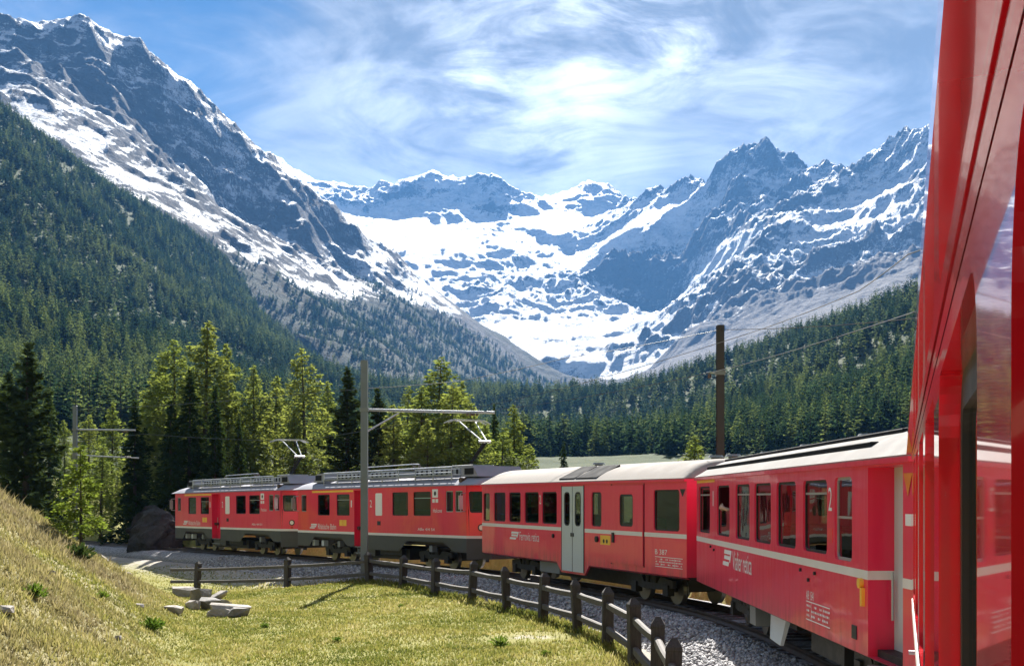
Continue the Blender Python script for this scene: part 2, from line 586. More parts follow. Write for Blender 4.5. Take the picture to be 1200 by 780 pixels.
def m_ground():
    t = NT('meadow_soil')
    P = t.pos()
    g = t.attr('gravel'); dry = t.attr('dry')
    n = t.noise(P, 0.35, 6, 0.65)
    n2 = t.noise(P, 5.0, 6, 0.7)
    n3 = t.noise(P, 26.0, 4, 0.7)
    grass = t.ramp(t.mt('ADD', t.mt('MULTIPLY', n, 0.55), t.mt('MULTIPLY', n2, 0.45)),
                   [(0.25, (0.11, 0.12, 0.028)), (0.5, (0.21, 0.20, 0.055)), (0.72, (0.31, 0.27, 0.11))])
    straw = t.ramp(n2, [(0.25, (0.12, 0.105, 0.05)), (0.55, (0.27, 0.235, 0.13)), (0.8, (0.40, 0.36, 0.25))])
    col = t.mix(t.mt('MULTIPLY', dry, t.rng(n2, 0.2, 0.7, 0.45, 1.0)), grass, straw)
    gv = t.ramp(t.mt('ADD', t.mt('MULTIPLY', n3, 0.6), t.mt('MULTIPLY', n2, 0.4)), [(0.25, (0.20, 0.18, 0.15)), (0.55, (0.36, 0.33, 0.28)), (0.8, (0.50, 0.47, 0.42))])
    gm = t.rng(t.mt('ADD', g, t.mt('MULTIPLY', t.mt('SUBTRACT', n2, 0.5), 0.9)), 0.4, 0.65)
    col = t.mix(gm, col, gv)
    h = t.mt('ADD', n2, t.mt('MULTIPLY', n3, 0.5))
    return t.done(t.bsdf(col, 0.95, 0, 0, 0.1, t.bump(h, 0.8, 0.06)))


def m_ballast():
    t = NT('crushed_stone')
    P = t.pos()
    v = t.n('ShaderNodeTexVoronoi'); t.put(v.inputs['Vector'], P); v.inputs['Scale'].default_value = 17
    n = t.noise(P, 3, 5, 0.6)
    sepc = t.n('ShaderNodeSeparateColor'); t.put(sepc.inputs[0], v.outputs['Color'])
    col = t.ramp(sepc.outputs[0], [(0.0, (0.16, 0.155, 0.165)), (0.5, (0.30, 0.295, 0.30)), (1.0, (0.46, 0.45, 0.44))])
    col = t.mix(t.mt('MULTIPLY', t.rng(n, 0.45, 0.75), 0.4), col, (0.19, 0.14, 0.10))
    h = t.mt('SUBTRACT', 1.0, v.outputs['Distance'])
    return t.done(t.bsdf(col, 0.9, 0, 0, 0.25, t.bump(h, 1.0, 0.06)))


def m_stone():
    t = NT('ballast_stone')
    a = t.attr('tint')
    col = t.ramp(a, [(0.0, (0.16, 0.155, 0.165)), (0.5, (0.32, 0.315, 0.32)), (1.0, (0.52, 0.51, 0.50))])
    return t.done(t.bsdf(col, 0.85, 0, 0, 0.3))


def m_valley():
    t = NT('forest_floor')
    P = t.pos()
    n = t.noise(P, 0.02, 8, 0.65)
    n2 = t.noise(P, 0.12, 6, 0.7)
    col = t.ramp(n2, [(0.25, (0.016, 0.028, 0.010)), (0.5, (0.034, 0.050, 0.017)), (0.72, (0.07, 0.075, 0.034))])
    rk = t.rng(t.mt('ADD', n, t.mt('MULTIPLY', n2, 0.4)), 0.88, 0.98)
    col = t.mix(t.mt('MULTIPLY', rk, 0.6), col, t.mix(n2, (0.16, 0.13, 0.10), (0.40, 0.37, 0.34)))
    return t.done(t.bsdf(col, 0.95, 0, 0, 0.1, t.bump(n2, 0.6, 2.0)))


def m_mountain():
    t = NT('alpine_rock_and_snow')
    P = t.pos()
    snow = t.attr('snow'); scree = t.attr('scree'); turf = t.attr('turf')
    big = t.noise(P, 0.006, 7, 0.62)
    mid = t.noise(t.map(P, (1, 1, 1.8)), 0.022, 8, 0.68, 0.4)
    fine = t.noise(P, 0.075, 6, 0.7)
    rock = t.ramp(t.mt('ADD', t.mt('MULTIPLY', mid, 0.6), t.mt('MULTIPLY', fine, 0.4)),
                  [(0.28, (0.03, 0.028, 0.028)), (0.5, (0.062, 0.056, 0.052)), (0.72, (0.125, 0.112, 0.102))])
    scr = t.mix(mid, (0.11, 0.10, 0.098), (0.20, 0.188, 0.182))
    rock = t.mix(t.mt('MULTIPLY', scree, t.rng(big, 0.3, 0.6, 0.6, 1.0)), rock, scr)
    tf = t.ramp(t.mt('ADD', t.mt('MULTIPLY', mid, 0.5), t.mt('MULTIPLY', big, 0.5)), [(0.3, (0.014, 0.024, 0.011)), (0.52, (0.030, 0.036, 0.018)), (0.7, (0.085, 0.064, 0.038))])
    rock = t.mix(t.rng(t.mt('ADD', turf, t.mt('MULTIPLY', t.mt('SUBTRACT', mid, 0.5), 0.9)), 0.35, 0.62), rock, tf)
    ultra = t.noise(P, 0.24, 5, 0.7)
    sn = t.mt('ADD', snow, t.mt('ADD', t.mt('MULTIPLY', t.mt('SUBTRACT', mid, 0.5), 0.55), t.mt('ADD', t.mt('MULTIPLY', t.mt('SUBTRACT', fine, 0.5), 0.65), t.mt('MULTIPLY', t.mt('SUBTRACT', ultra, 0.5), 0.9))))
    sm = t.rng(sn, 0.36, 0.60)
    ice = t.mix(t.rng(t.mt('ADD', t.mt('MULTIPLY', big, 0.4), t.mt('ADD', t.mt('MULTIPLY', mid, 0.35), t.mt('MULTIPLY', fine, 0.25))), 0.38, 0.60), (0.26, 0.29, 0.34), (0.62, 0.63, 0.65))
    col = t.mix(sm, rock, ice)
    h = t.mt('ADD', t.mt('MULTIPLY', mid, 1.0), t.mt('MULTIPLY', fine, 0.4))
    nm = t.bump(h, 1.0, 30.0)
    return t.done(t.bsdf(col, t.mix(sm, (0.95, 0.95, 0.95), (0.6, 0.6, 0.6)), 0, 0, 0.15, nm))


M['ground'] = m_ground()
M['ballast'] = m_ballast()
M['stone'] = m_stone()
M['valley'] = m_valley()
M['mountain'] = m_mountain()
# ------------------------------------------------------------------ where the train stands
CW = 2.65
TH = math.atan(0.318)
_a = np.array([math.sin(TH), math.cos(TH)]); _n = np.array([math.cos(TH), -math.sin(TH)])
# inner-side corners of each vehicle: far end, near end, rail height at far / near end
CARS = {
    'own': (tuple(10.7 * _a + 0.075 * _n), tuple(-3.64 * _a + 0.075 * _n), 0.0, 0.0),
    'c3': ((4.02, 26.74), (4.06, 12.40), 0.0, 0.0),
    'c2': ((-0.99, 40.75), (3.94, 27.72), 0.0, 0.0),
    'l2': ((-9.37, 53.80), (-1.57, 42.50), -0.10, 0.0),
    'l1': ((-18.30, 66.80), (-10.46, 55.60), -0.22, -0.10),
}


def car_frame(key):
    Pf, Pn, zf, zn = CARS[key]
    f = Vector((Pf[0], Pf[1], zf)); n = Vector((Pn[0], Pn[1], zn))
    x = (f - n); L = x.length; x.normalize()
    y = Vector((0, 0, 1)).cross(x).normalized()
    z = x.cross(y)
    c = (f + n) / 2 - y * (CW / 2)
    m = Matrix((x, y, z)).transposed().to_4x4()
    m.translation = c
    return m, L


def track_points():
    pts = []
    for k in ('own', 'c3', 'c2', 'l2', 'l1'):
        m, L = car_frame(k)
        for s in (-1, 1):
            p = m @ Vector((s * (L / 2 - 2.7), 0, 0))
            pts.append((p.x, p.y, p.z))
    x, y, z = pts[0]; h = rad(27.0)
    back = []
    for i in range(3):
        x -= 8.5 * math.sin(h); y -= 8.5 * math.cos(h); h += rad(10.5)
        back.append((x, y, 0.0))
    back.reverse()
    far = [(-26.2, 78.5, -0.28), (-33.5, 88.0, -0.3), (-43.5, 98.5, -0.2), (-57.0, 109.0, 0.2), (-74, 118, 0.8)]
    P = np.array(back + pts + far)
    out = []
    for i in range(len(P) - 1):
        p0 = P[max(i - 1, 0)]; p1 = P[i]; p2 = P[i + 1]; p3 = P[min(i + 2, len(P) - 1)]
        n = max(3, int(np.linalg.norm(p2 - p1) / 0.5))
        for j in range(n):
            t = j / n
            out.append(0.5 * ((2 * p1) + (-p0 + p2) * t + (2 * p0 - 5 * p1 + 4 * p2 - p3) * t * t + (-p0 + 3 * p1 - 3 * p2 + p3) * t ** 3))
    out.append(P[-1])
    out = np.array(out)
    # even out the kinks left by the car ends
    for it in range(14):
        out[1:-1] = 0.25 * out[:-2] + 0.5 * out[1:-1] + 0.25 * out[2:]
    return out


TRK = track_points()
_td = np.gradient(TRK[:, :2], axis=0)
_td /= np.linalg.norm(_td, axis=1)[:, None]
TRN = np.stack([-_td[:, 1], _td[:, 0]], 1)     # left = inner side of the curve


def track_dist(X, Y):
    """signed distance (+ inner) and rail height of the nearest track point"""
    sh = X.shape
    x = X.ravel(); y = Y.ravel()
    d = np.full(x.shape, 1e9); sg = np.zeros(x.shape); zz = np.zeros(x.shape)
    for i in range(0, len(TRK), 2):
        dx = x - TRK[i, 0]; dy = y - TRK[i, 1]
        q = dx * dx + dy * dy
        m = q < d
        d[m] = q[m]; sg[m] = (dx * TRN[i, 0] + dy * TRN[i, 1])[m]; zz[m] = TRK[i, 2]
    d = np.sqrt(d)
    return (np.where(sg >= 0, d, -d)).reshape(sh), zz.reshape(sh)


# ------------------------------------------------------------------ terrain: scattered survey points, linear interpolation
class Survey:
    def __init__(s, X, Y, A):
        s.x = np.asarray(X, float); s.y = np.asarray(Y, float)
        A = np.asarray(A, float)
        n = len(s.x)
        s.sc = 1000.0
        D = np.hypot(s.x[:, None] - s.x[None], s.y[:, None] - s.y[None]) / s.sc
        K = np.zeros((n + 3, n + 3))
        K[:n, :n] = -D + np.eye(n) * -0.0
        Pm = np.stack([np.ones(n), s.x / s.sc, s.y / s.sc], 1)
        K[:n, n:] = Pm; K[n:, :n] = Pm.T
        K[np.arange(n), np.arange(n)] += 1e-6
        s.w = np.linalg.solve(K, np.concatenate([A, np.zeros((3, A.shape[1]))]))

    def __call__(s, X, Y):
        X = np.asarray(X, float).ravel(); Y = np.asarray(Y, float).ravel()
        n = len(s.x)
        out = np.empty((len(X), s.w.shape[1]), np.float32)
        xs = (s.x / s.sc).astype(np.float32); ys = (s.y / s.sc).astype(np.float32)
        w = s.w[:n].astype(np.float32)
        for i in range(0, len(X), 20000):
            a = (X[i:i + 20000] / s.sc).astype(np.float32); b = (Y[i:i + 20000] / s.sc).astype(np.float32)
            D = np.sqrt((a[:, None] - xs[None]) ** 2 + (b[:, None] - ys[None]) ** 2)
            out[i:i + 20000] = -D @ w + (s.w[n] + a[:, None] * s.w[n + 1] + b[:, None] * s.w[n + 2])
        return out


SV = []


def sp(line, rough, snow, turf, scree, forest, dens=None, back=None):
    """survey line: sightings (column, row, distance) turned into points on the land; the line is filled in at about dens metres"""
    pts = []
    for c, r, d in line:
        pts.append(((c - 600) / FPX * d, d, CAMZ + (HORIZ - r) / FPX * d))
    pts = np.array(pts, float)
    if dens:
        fl = [pts[0]]
        for a, b in zip(pts[:-1], pts[1:]):
            n = max(1, int(np.linalg.norm((b - a)[:2]) / dens))
            for j in range(1, n + 1): fl.append(a + (b - a) * j / n)
        pts = np.array(fl)
    for p in pts:
        SV.append((p[0], p[1], p[2], rough, snow, turf, scree, forest))
        if back:
            k = 1 + back[0] / p[1]
            SV.append((p[0] * k, p[1] + back[0], p[2] - back[1], rough, snow, turf, scree, forest))


# far skyline, the icy crest at the valley head and the massif right of it
sp([(150, 150, 7900), (250, 170, 7800), (325, 191, 7600), (350, 198, 7600), (377, 210, 7500), (404, 221, 7400), (431, 220, 7350), (444, 206, 7300), (461, 209, 7300), (492, 205, 7300), (508, 200, 7300), (523, 206, 7300), (550, 208, 7300), (577, 207, 7300), (596, 219, 7300), (608, 234, 7350), (619, 233, 7500), (638, 230, 7550), (654, 237, 7600), (669, 234, 7650), (688, 245, 7700), (703, 240, 7700), (713, 230, 7700), (728, 232, 7650), (741, 243, 7500)],
   26, 0.72, 0, 0, 0, 90, (1200, 700))
sp([(741, 243, 7300), (773, 228, 6700), (794, 216, 6400), (823, 209, 6200), (840, 194, 6100), (861, 178, 6000), (878, 168, 6000), (891, 173, 5950), (906, 170, 5900), (925, 182, 5800), (946, 203, 5700), (955, 199, 5650), (971, 184, 5600), (988, 186, 5500), (1010, 188, 5400), (1022, 186, 5350), (1052, 163, 5200), (1073, 144, 5050), (1084, 139, 5000), (1150, 100, 4850), (1280, 60, 4600), (1450, 80, 4300)],
   46, 0.50, 0, 0, 0, 80, (1000, 700))
# walls under the crest (steep, in shade), then the bright snow basins
sp([(400, 240, 7000), (435, 246, 6950), (480, 240, 6980), (520, 240, 6980), (560, 246, 6980), (590, 250, 6980)], 30, 0.62, 0, 0, 0, 120)
sp([(410, 262, 6600), (440, 258, 6700), (480, 257, 6750), (520, 262, 6700), (550, 280, 6400)], 14, 0.92, 0, 0, 0, 120)
sp([(410, 282, 5900), (440, 290, 5850), (480, 292, 5850), (520, 290, 5950)], 14, 0.92, 0, 0, 0, 120)
sp([(610, 255, 6900), (640, 257, 6850), (670, 257, 6900), (700, 258, 7000), (725, 258, 7000)], 10, 0.95, 0, 0, 0, 120)
sp([(560, 300, 6150), (600, 300, 6200), (640, 290, 6350), (670, 292, 6350), (705, 290, 6400)], 24, 0.80, 0, 0, 0, 120)
sp([(540, 325, 5650), (580, 330, 5650), (620, 330, 5700), (660, 328, 5750), (700, 320, 5900)], 28, 0.74, 0, 0, 0, 120)
sp([(560, 352, 5100), (600, 358, 5150), (640, 360, 5200), (680, 362, 5150), (715, 350, 5400)], 28, 0.66, 0, 0, 0, 120)
sp([(600, 378, 4780), (640, 382, 4820), (680, 380, 4850), (720, 378, 4950), (750, 375, 5050), (790, 372, 5100)], 18, 0.86, 0, 0, 0, 120)
sp([(595, 394, 4500), (630, 405, 4450), (670, 408, 4420), (710, 404, 4480), (740, 398, 4600)], 16, 0.86, 0, 0, 0, 120)
sp([(640, 420, 4150), (680, 425, 4120), (715, 428, 4080), (745, 440, 3900)], 14, 0.66, 0, 0.6, 0, 120)
sp([(620, 430, 3900), (650, 438, 3850), (690, 442, 3800), (730, 448, 3700), (760, 446, 3650)], 10, 0.18, 0, 0.9, 0, 120)
sp([(640, 456, 3200), (690, 458, 3250), (740, 458, 3150), (780, 452, 3100)], 6, 0.0, 0.1, 1.0, 0, 150)
# the rock buttress and the hanging ice above it
sp([(742, 266, 6050), (765, 258, 6100), (800, 262, 6050), (835, 268, 5950)], 16, 0.90, 0, 0, 0, 100)
sp([(760, 245, 6350), (790, 238, 6330), (830, 232, 6200)], 14, 0.92, 0, 0, 0, 100)
sp([(719, 308, 5780), (740, 300, 5830), (770, 300, 5830), (800, 305, 5850)], 60, 0.30, 0, 0, 0, 80)
sp([(724, 340, 5560), (738, 358, 5480), (762, 366, 5460), (790, 360, 5500)], 40, 0.42, 0, 0, 0, 80)
sp([(860, 212, 5780), (880, 214, 5760), (905, 210, 5720)], 46, 0.58, 0, 0, 0, 100)
sp([(830, 262, 5520), (860, 258, 5500), (885, 250, 5450), (910, 240, 5450)], 46, 0.58, 0, 0, 0, 100)
sp([(815, 320, 5300), (835, 300, 5250), (850, 285, 5250)], 30, 0.72, 0, 0, 0, 100)
# long spur running down to the moraine
sp([(946, 205, 5650), (928, 228, 5300), (905, 254, 5000), (880, 290, 4700), (845, 330, 4500), (810, 354, 4420), (780, 376, 4350), (745, 404, 4250)], 40, 0.50, 0, 0.2, 0, 80)
sp([(925, 262, 4750), (960, 262, 4800), (1000, 245, 4900), (1035, 225, 4900), (1075, 195, 4850)], 26, 0.74, 0, 0, 0, 120)
sp([(900, 296, 4350), (940, 300, 4300), (980, 285, 4300), (1030, 268, 4300), (1080, 250, 4300)], 42, 0.50, 0, 0.2, 0, 120)
sp([(860, 340, 4000), (900, 338, 3900), (950, 328, 3850), (1000, 308, 3800), (1060, 290, 3750)], 40, 0.38, 0.05, 0.5, 0, 120)
sp([(790, 402, 3700), (830, 385, 3650), (880, 368, 3500), (940, 348, 3400), (1000, 332, 3350), (1070, 312, 3300)], 22, 0.16, 0.15, 0.9, 0, 120)
sp([(780, 432, 3200), (830, 415, 3000), (880, 398, 2900), (940, 376, 2800), (1000, 360, 2750), (1070, 345, 2700)], 10, 0.0, 0.3, 1.0, 0, 150)
sp([(1300, 150, 4200), (1300, 260, 3400), (1300, 300, 2500), (1450, 200, 3000)], 30, 0.3, 0, 0.5, 0)
# big snowy mountain on the left
sp([(-420, 120, 2600), (-250, 80, 2700), (-100, 42, 2800), (0, 31, 2900), (25, 28, 2950), (55, 26, 3000), (78, 21, 3020), (103, 20, 3050), (132, 38, 3080), (147, 44, 3090), (163, 43, 3100), (170, 53, 3110), (197, 79, 3150), (217, 93, 3170), (247, 118, 3200), (267, 141, 3220), (293, 168, 3250), (320, 191, 3280), (337, 204, 3300), (360, 224, 3330), (383, 244, 3360), (404, 253, 3400), (423, 272, 3420), (454, 296, 3450), (477, 311, 3470)],
   24, 0.56, 0, 0, 0, 60, (700, 480))
sp([(477, 312, 3470), (508, 335, 3500), (531, 352, 3500), (550, 366, 3500), (569, 381, 3500), (592, 394, 3500), (615, 413, 3480), (631, 424, 3450), (655, 442, 3300)], 10, 0.10, 0.55, 0.4, 0.5, 60, (500, 190))
sp([(-100, 85, 2620), (0, 62, 2760), (40, 72, 2800), (75, 88, 2830)], 22, 0.5, 0, 0, 0, 70)
sp([(75, 92, 2800), (100, 106, 2830), (150, 132, 2850), (200, 172, 2880), (250, 217, 2930), (300, 262, 2980), (350, 292, 3030), (400, 316, 3080)], 30, 0.42, 0, 0, 0, 70)
sp([(-100, 110, 2420), (0, 86, 2560), (40, 100, 2600), (90, 128, 2560), (140, 160, 2540), (190, 200, 2540), (240, 236, 2560), (300, 280, 2620), (360, 308, 2750)], 22, 0.40, 0.05, 0, 0, 80)
sp([(-100, 140, 2100), (0, 120, 2250), (60, 150, 2200), (120, 196, 2150), (180, 232, 2120), (230, 268, 2120), (290, 306, 2180), (350, 326, 2350), (420, 334, 2650)], 18, 0.29, 0.25, 0.1, 0.0, 90)
sp([(250, 318, 1950), (300, 342, 2000), (360, 352, 2150), (430, 362, 2450), (500, 372, 2800), (545, 388, 2950)], 14, 0.12, 0.90, 0.0, 0.85, 90)
sp([(300, 385, 1750), (350, 392, 1800), (420, 400, 2000), (480, 410, 2250), (540, 418, 2600), (590, 426, 2850)], 12, 0.0, 0.95, 0.0, 0.85, 100)
sp([(400, 432, 1650), (450, 432, 1850), (510, 436, 2150), (560, 442, 2450), (610, 450, 2750)], 8, 0.0, 0.95, 0.0, 0.65, 100)
# forest hillside on the left
sp([(-420, -60, 1150), (-300, -20, 1200), (-150, 40, 1300), (-60, 90, 1360), (0, 124, 1400), (41, 160, 1420), (78, 184, 1450), (106, 204, 1480), (138, 228, 1500), (161, 240, 1530), (194, 260, 1560), (217, 278, 1600), (249, 300, 1650), (277, 324, 1650), (300, 364, 1600), (323, 394, 1500), (355, 422, 1400), (392, 446, 1300), (440, 468, 1200)],
   9, 0.0, 1.0, 0, 1.0, 60, (220, 70))
sp([(-420, 160, 700), (-200, 190, 820), (0, 255, 900), (100, 285, 960), (200, 330, 1060)], 9, 0, 1, 0, 1.0, 90)
sp([(-420, 300, 450), (-200, 320, 520), (0, 355, 600), (100, 375, 650), (200, 398, 740), (280, 425, 840)], 7, 0, 1, 0, 1.0, 80)
sp([(-300, 420, 330), (0, 440, 380), (100, 450, 420), (200, 462, 470), (300, 474, 540), (400, 490, 680)], 5, 0, 1, 0, 1.0, 70)
sp([(-300, 500, 190), (0, 512, 215), (100, 518, 230), (200, 524, 250), (300, 530, 280), (450, 516, 480), (500, 500, 760)], 3, 0, 1, 0, 0.9, 60)
sp([(470, 476, 1250), (520, 480, 1350), (570, 484, 1450), (630, 486, 1600)], 5, 0, 1, 0, 0.75, 90)
sp([(500, 460, 1800), (560, 464, 1950), (620, 468, 2100), (670, 470, 2200)], 5, 0, 0.9, 0.1, 0.7, 100)
sp([(700, 468, 2400), (760, 466, 2300), (850, 455, 2100), (950, 440, 1900), (1070, 425, 1750)], 5, 0, 0.6, 0.5, 0.4, 120)
# forest hill on the right
sp([(1450, 180, 620), (1250, 262, 720), (1150, 312, 790), (1073, 352, 850), (1030, 363, 880), (985, 375, 900), (950, 383, 930), (900, 403, 980), (870, 421, 1000), (840, 442, 1050), (820, 453, 1080), (795, 463, 1100), (770, 474, 1150), (735, 481, 1200), (700, 487, 1250), (660, 496, 1300)],
   6, 0, 1, 0, 1.0, 50, (240, 60))
sp([(1300, 350, 470), (1070, 425, 560), (1000, 436, 580), (900, 464, 640), (800, 494, 720), (700, 514, 780), (640, 522, 850)], 5, 0, 1, 0, 1.0, 60)
sp([(1300, 440, 300), (1070, 486, 340), (950, 505, 370), (800, 524, 420), (650, 538, 500), (560, 542, 520)], 4, 0, 1, 0, 1.0, 60)
sp([(1300, 520, 180), (1070, 540, 200), (900, 548, 220), (700, 556, 260), (550, 556, 250), (450, 552, 200), (350, 555, 170), (200, 560, 150), (0, 556, 135), (-200, 545, 130)], 2, 0, 1, 0, 0.7, 50)
SV = np.array(SV)
_, _ui = np.unique(np.round(SV[:, :2] / 12).astype(int), axis=0, return_index=True)
SV = SV[np.sort(_ui)]
far_survey = Survey(SV[:, 0], SV[:, 1], SV[:, 2:])

NS = np.array([(-8.5, 47, -.86), (-13, 51, -1.22), (-5.4, 44.6, -.45), (-3.6, 41, -.34), (-1.2, 35, -.36), (0, 32, -.36), (1.4, 26.8, -.34), (2, 24, -.34), (2.1, 18, -.34), (1.9, 12, -.34), (0.5, 6, -.4), (-1.2, 1, -.45),
               (-3, 25, -.48), (-3, 14, -.6), (-6, 35, -.55), (-9, 41, -.78), (-6, 20, -.6), (-17, 56, -1.25), (-20, 62, -1.1), (-26, 70, -.9), (-34, 80, -.7), (-30, 95, -.2), (-50, 95, .3), (-40, 60, -1.0), (-40, 30, -.6), (-30, 5, -.5),
               (9.5, 16, -.6), (9.5, 25, -.6), (9, 32, -.7), (7, 40, -.7), (2.5, 52, -.6), (-5, 62, -.5), (-13, 72, -.2), (-20, 82, .1), (-10, 95, .6), (10, 80, -.5), (20, 50, -1.5), (25, 25, -2), (30, 90, -1), (12, -10, -1), (0, -20, -.4), (-20, -20, -.2), (35, 5, -3), (40, 60, -3)])
near_survey = Survey(NS[:, 0] * 20, NS[:, 1] * 20, NS[:, 2:3])


def bank_at(X, Y):
    x0 = np.interp(Y, [-20, 5, 14, 21, 31, 38, 44, 52, 60], [-2.6, -3.1, -3.9, -5.4, -7.7, -9.4, -11.8, -15.0, -19.0])
    t = np.maximum(0, x0 - X)
    h = 0.80 * (np.sqrt(t * t + 1.4) - math.sqrt(1.4))
    h = 7.5 * np.tanh(h / 7.5)
    fade = 1 - sstep(33, 52, Y + 0.10 * (X + 12))
    return h * fade


def h_near(X, Y, TD=None):
    z = near_survey(X * 20, Y * 20)[:, 0].reshape(X.shape).astype(float)
    b = bank_at(X, Y)
    z = z + b
    z += 0.10 * fbm(X, Y, 3.5, 4, 3) * (0.5 + np.clip(b, 0, 1.0) * 1.2) + 0.06 * fbm(X, Y, 0.9, 3, 5) * np.clip(b, 0.15, 1)
    d, rz = TD if TD is not None else track_dist(X, Y)
    ad = np.abs(d)
    bed = rz - 0.56
    w = 1 - sstep(2.2, 3.3, ad)
    cut = z * (1 - w) + np.minimum(z, bed) * w
    w2 = 1 - sstep(2.5, 4.8, ad)
    z = np.where(z < bed, z + (bed - z) * w2, cut)
    # bank added on the outer side to put shade behind the running gear
    out = sstep(2.45, 3.05, -d) * (1 - sstep(6, 14, -d)) * sstep(-25, 0, Y) * (1 - sstep(74, 90, Y))
    return z + 1.55 * out * (0.85 + 0.5 * fbm(X, Y, 2.5, 3, 15))


def h_far(X, Y, full=False):
    A = far_survey(X, Y).astype(float)
    z, rough, snow, turf, scree, forest = A.T
    x = X.ravel(); y = Y.ravel()
    rough = np.clip(rough, 1, 70)
    wx = fbm(x, y, 420, 3, 11) * 90; wy = fbm(x, y, 420, 3, 17) * 90
    r1 = ridged(x + wx, y + wy, 520, 7, 21) - 0.42
    r2 = fbm(x, y, 130, 6, 31)
    r3 = ridged(x - wy * 0.4, y + wx * 0.4, 110, 5, 27) - 0.42
    dz = rough * (2.5 * r1 + 0.7 * r2 + 0.95 * r3 * sstep(9, 32, rough)) + 6.0 * sstep(9, 32, rough) * fbm(x, y, 38, 3, 33)
    r1 = r1 + 0.5 * r3
    zz = z + dz
    if not full: return zz
    return zz, rough, snow, turf, scree, forest, r1, r2


def H(X, Y):
    """ground height anywhere"""
    X = np.atleast_1d(np.asarray(X, float)); Y = np.atleast_1d(np.asarray(Y, float))
    w = sstep(85, 150, np.hypot(X, Y))
    out = np.zeros(X.shape)
    m = w < 1
    if m.any(): out[m] += h_near(X[m], Y[m]) * (1 - w[m])
    m = w > 0
    if m.any(): out[m] += h_far(X[m], Y[m]) * w[m]
    return out


def grid_faces(nr, nc):
    i = np.arange(nr - 1)[:, None] * nc + np.arange(nc - 1)[None]
    return np.stack([i, i + 1, i + nc + 1, i + nc], -1).reshape(-1, 4)


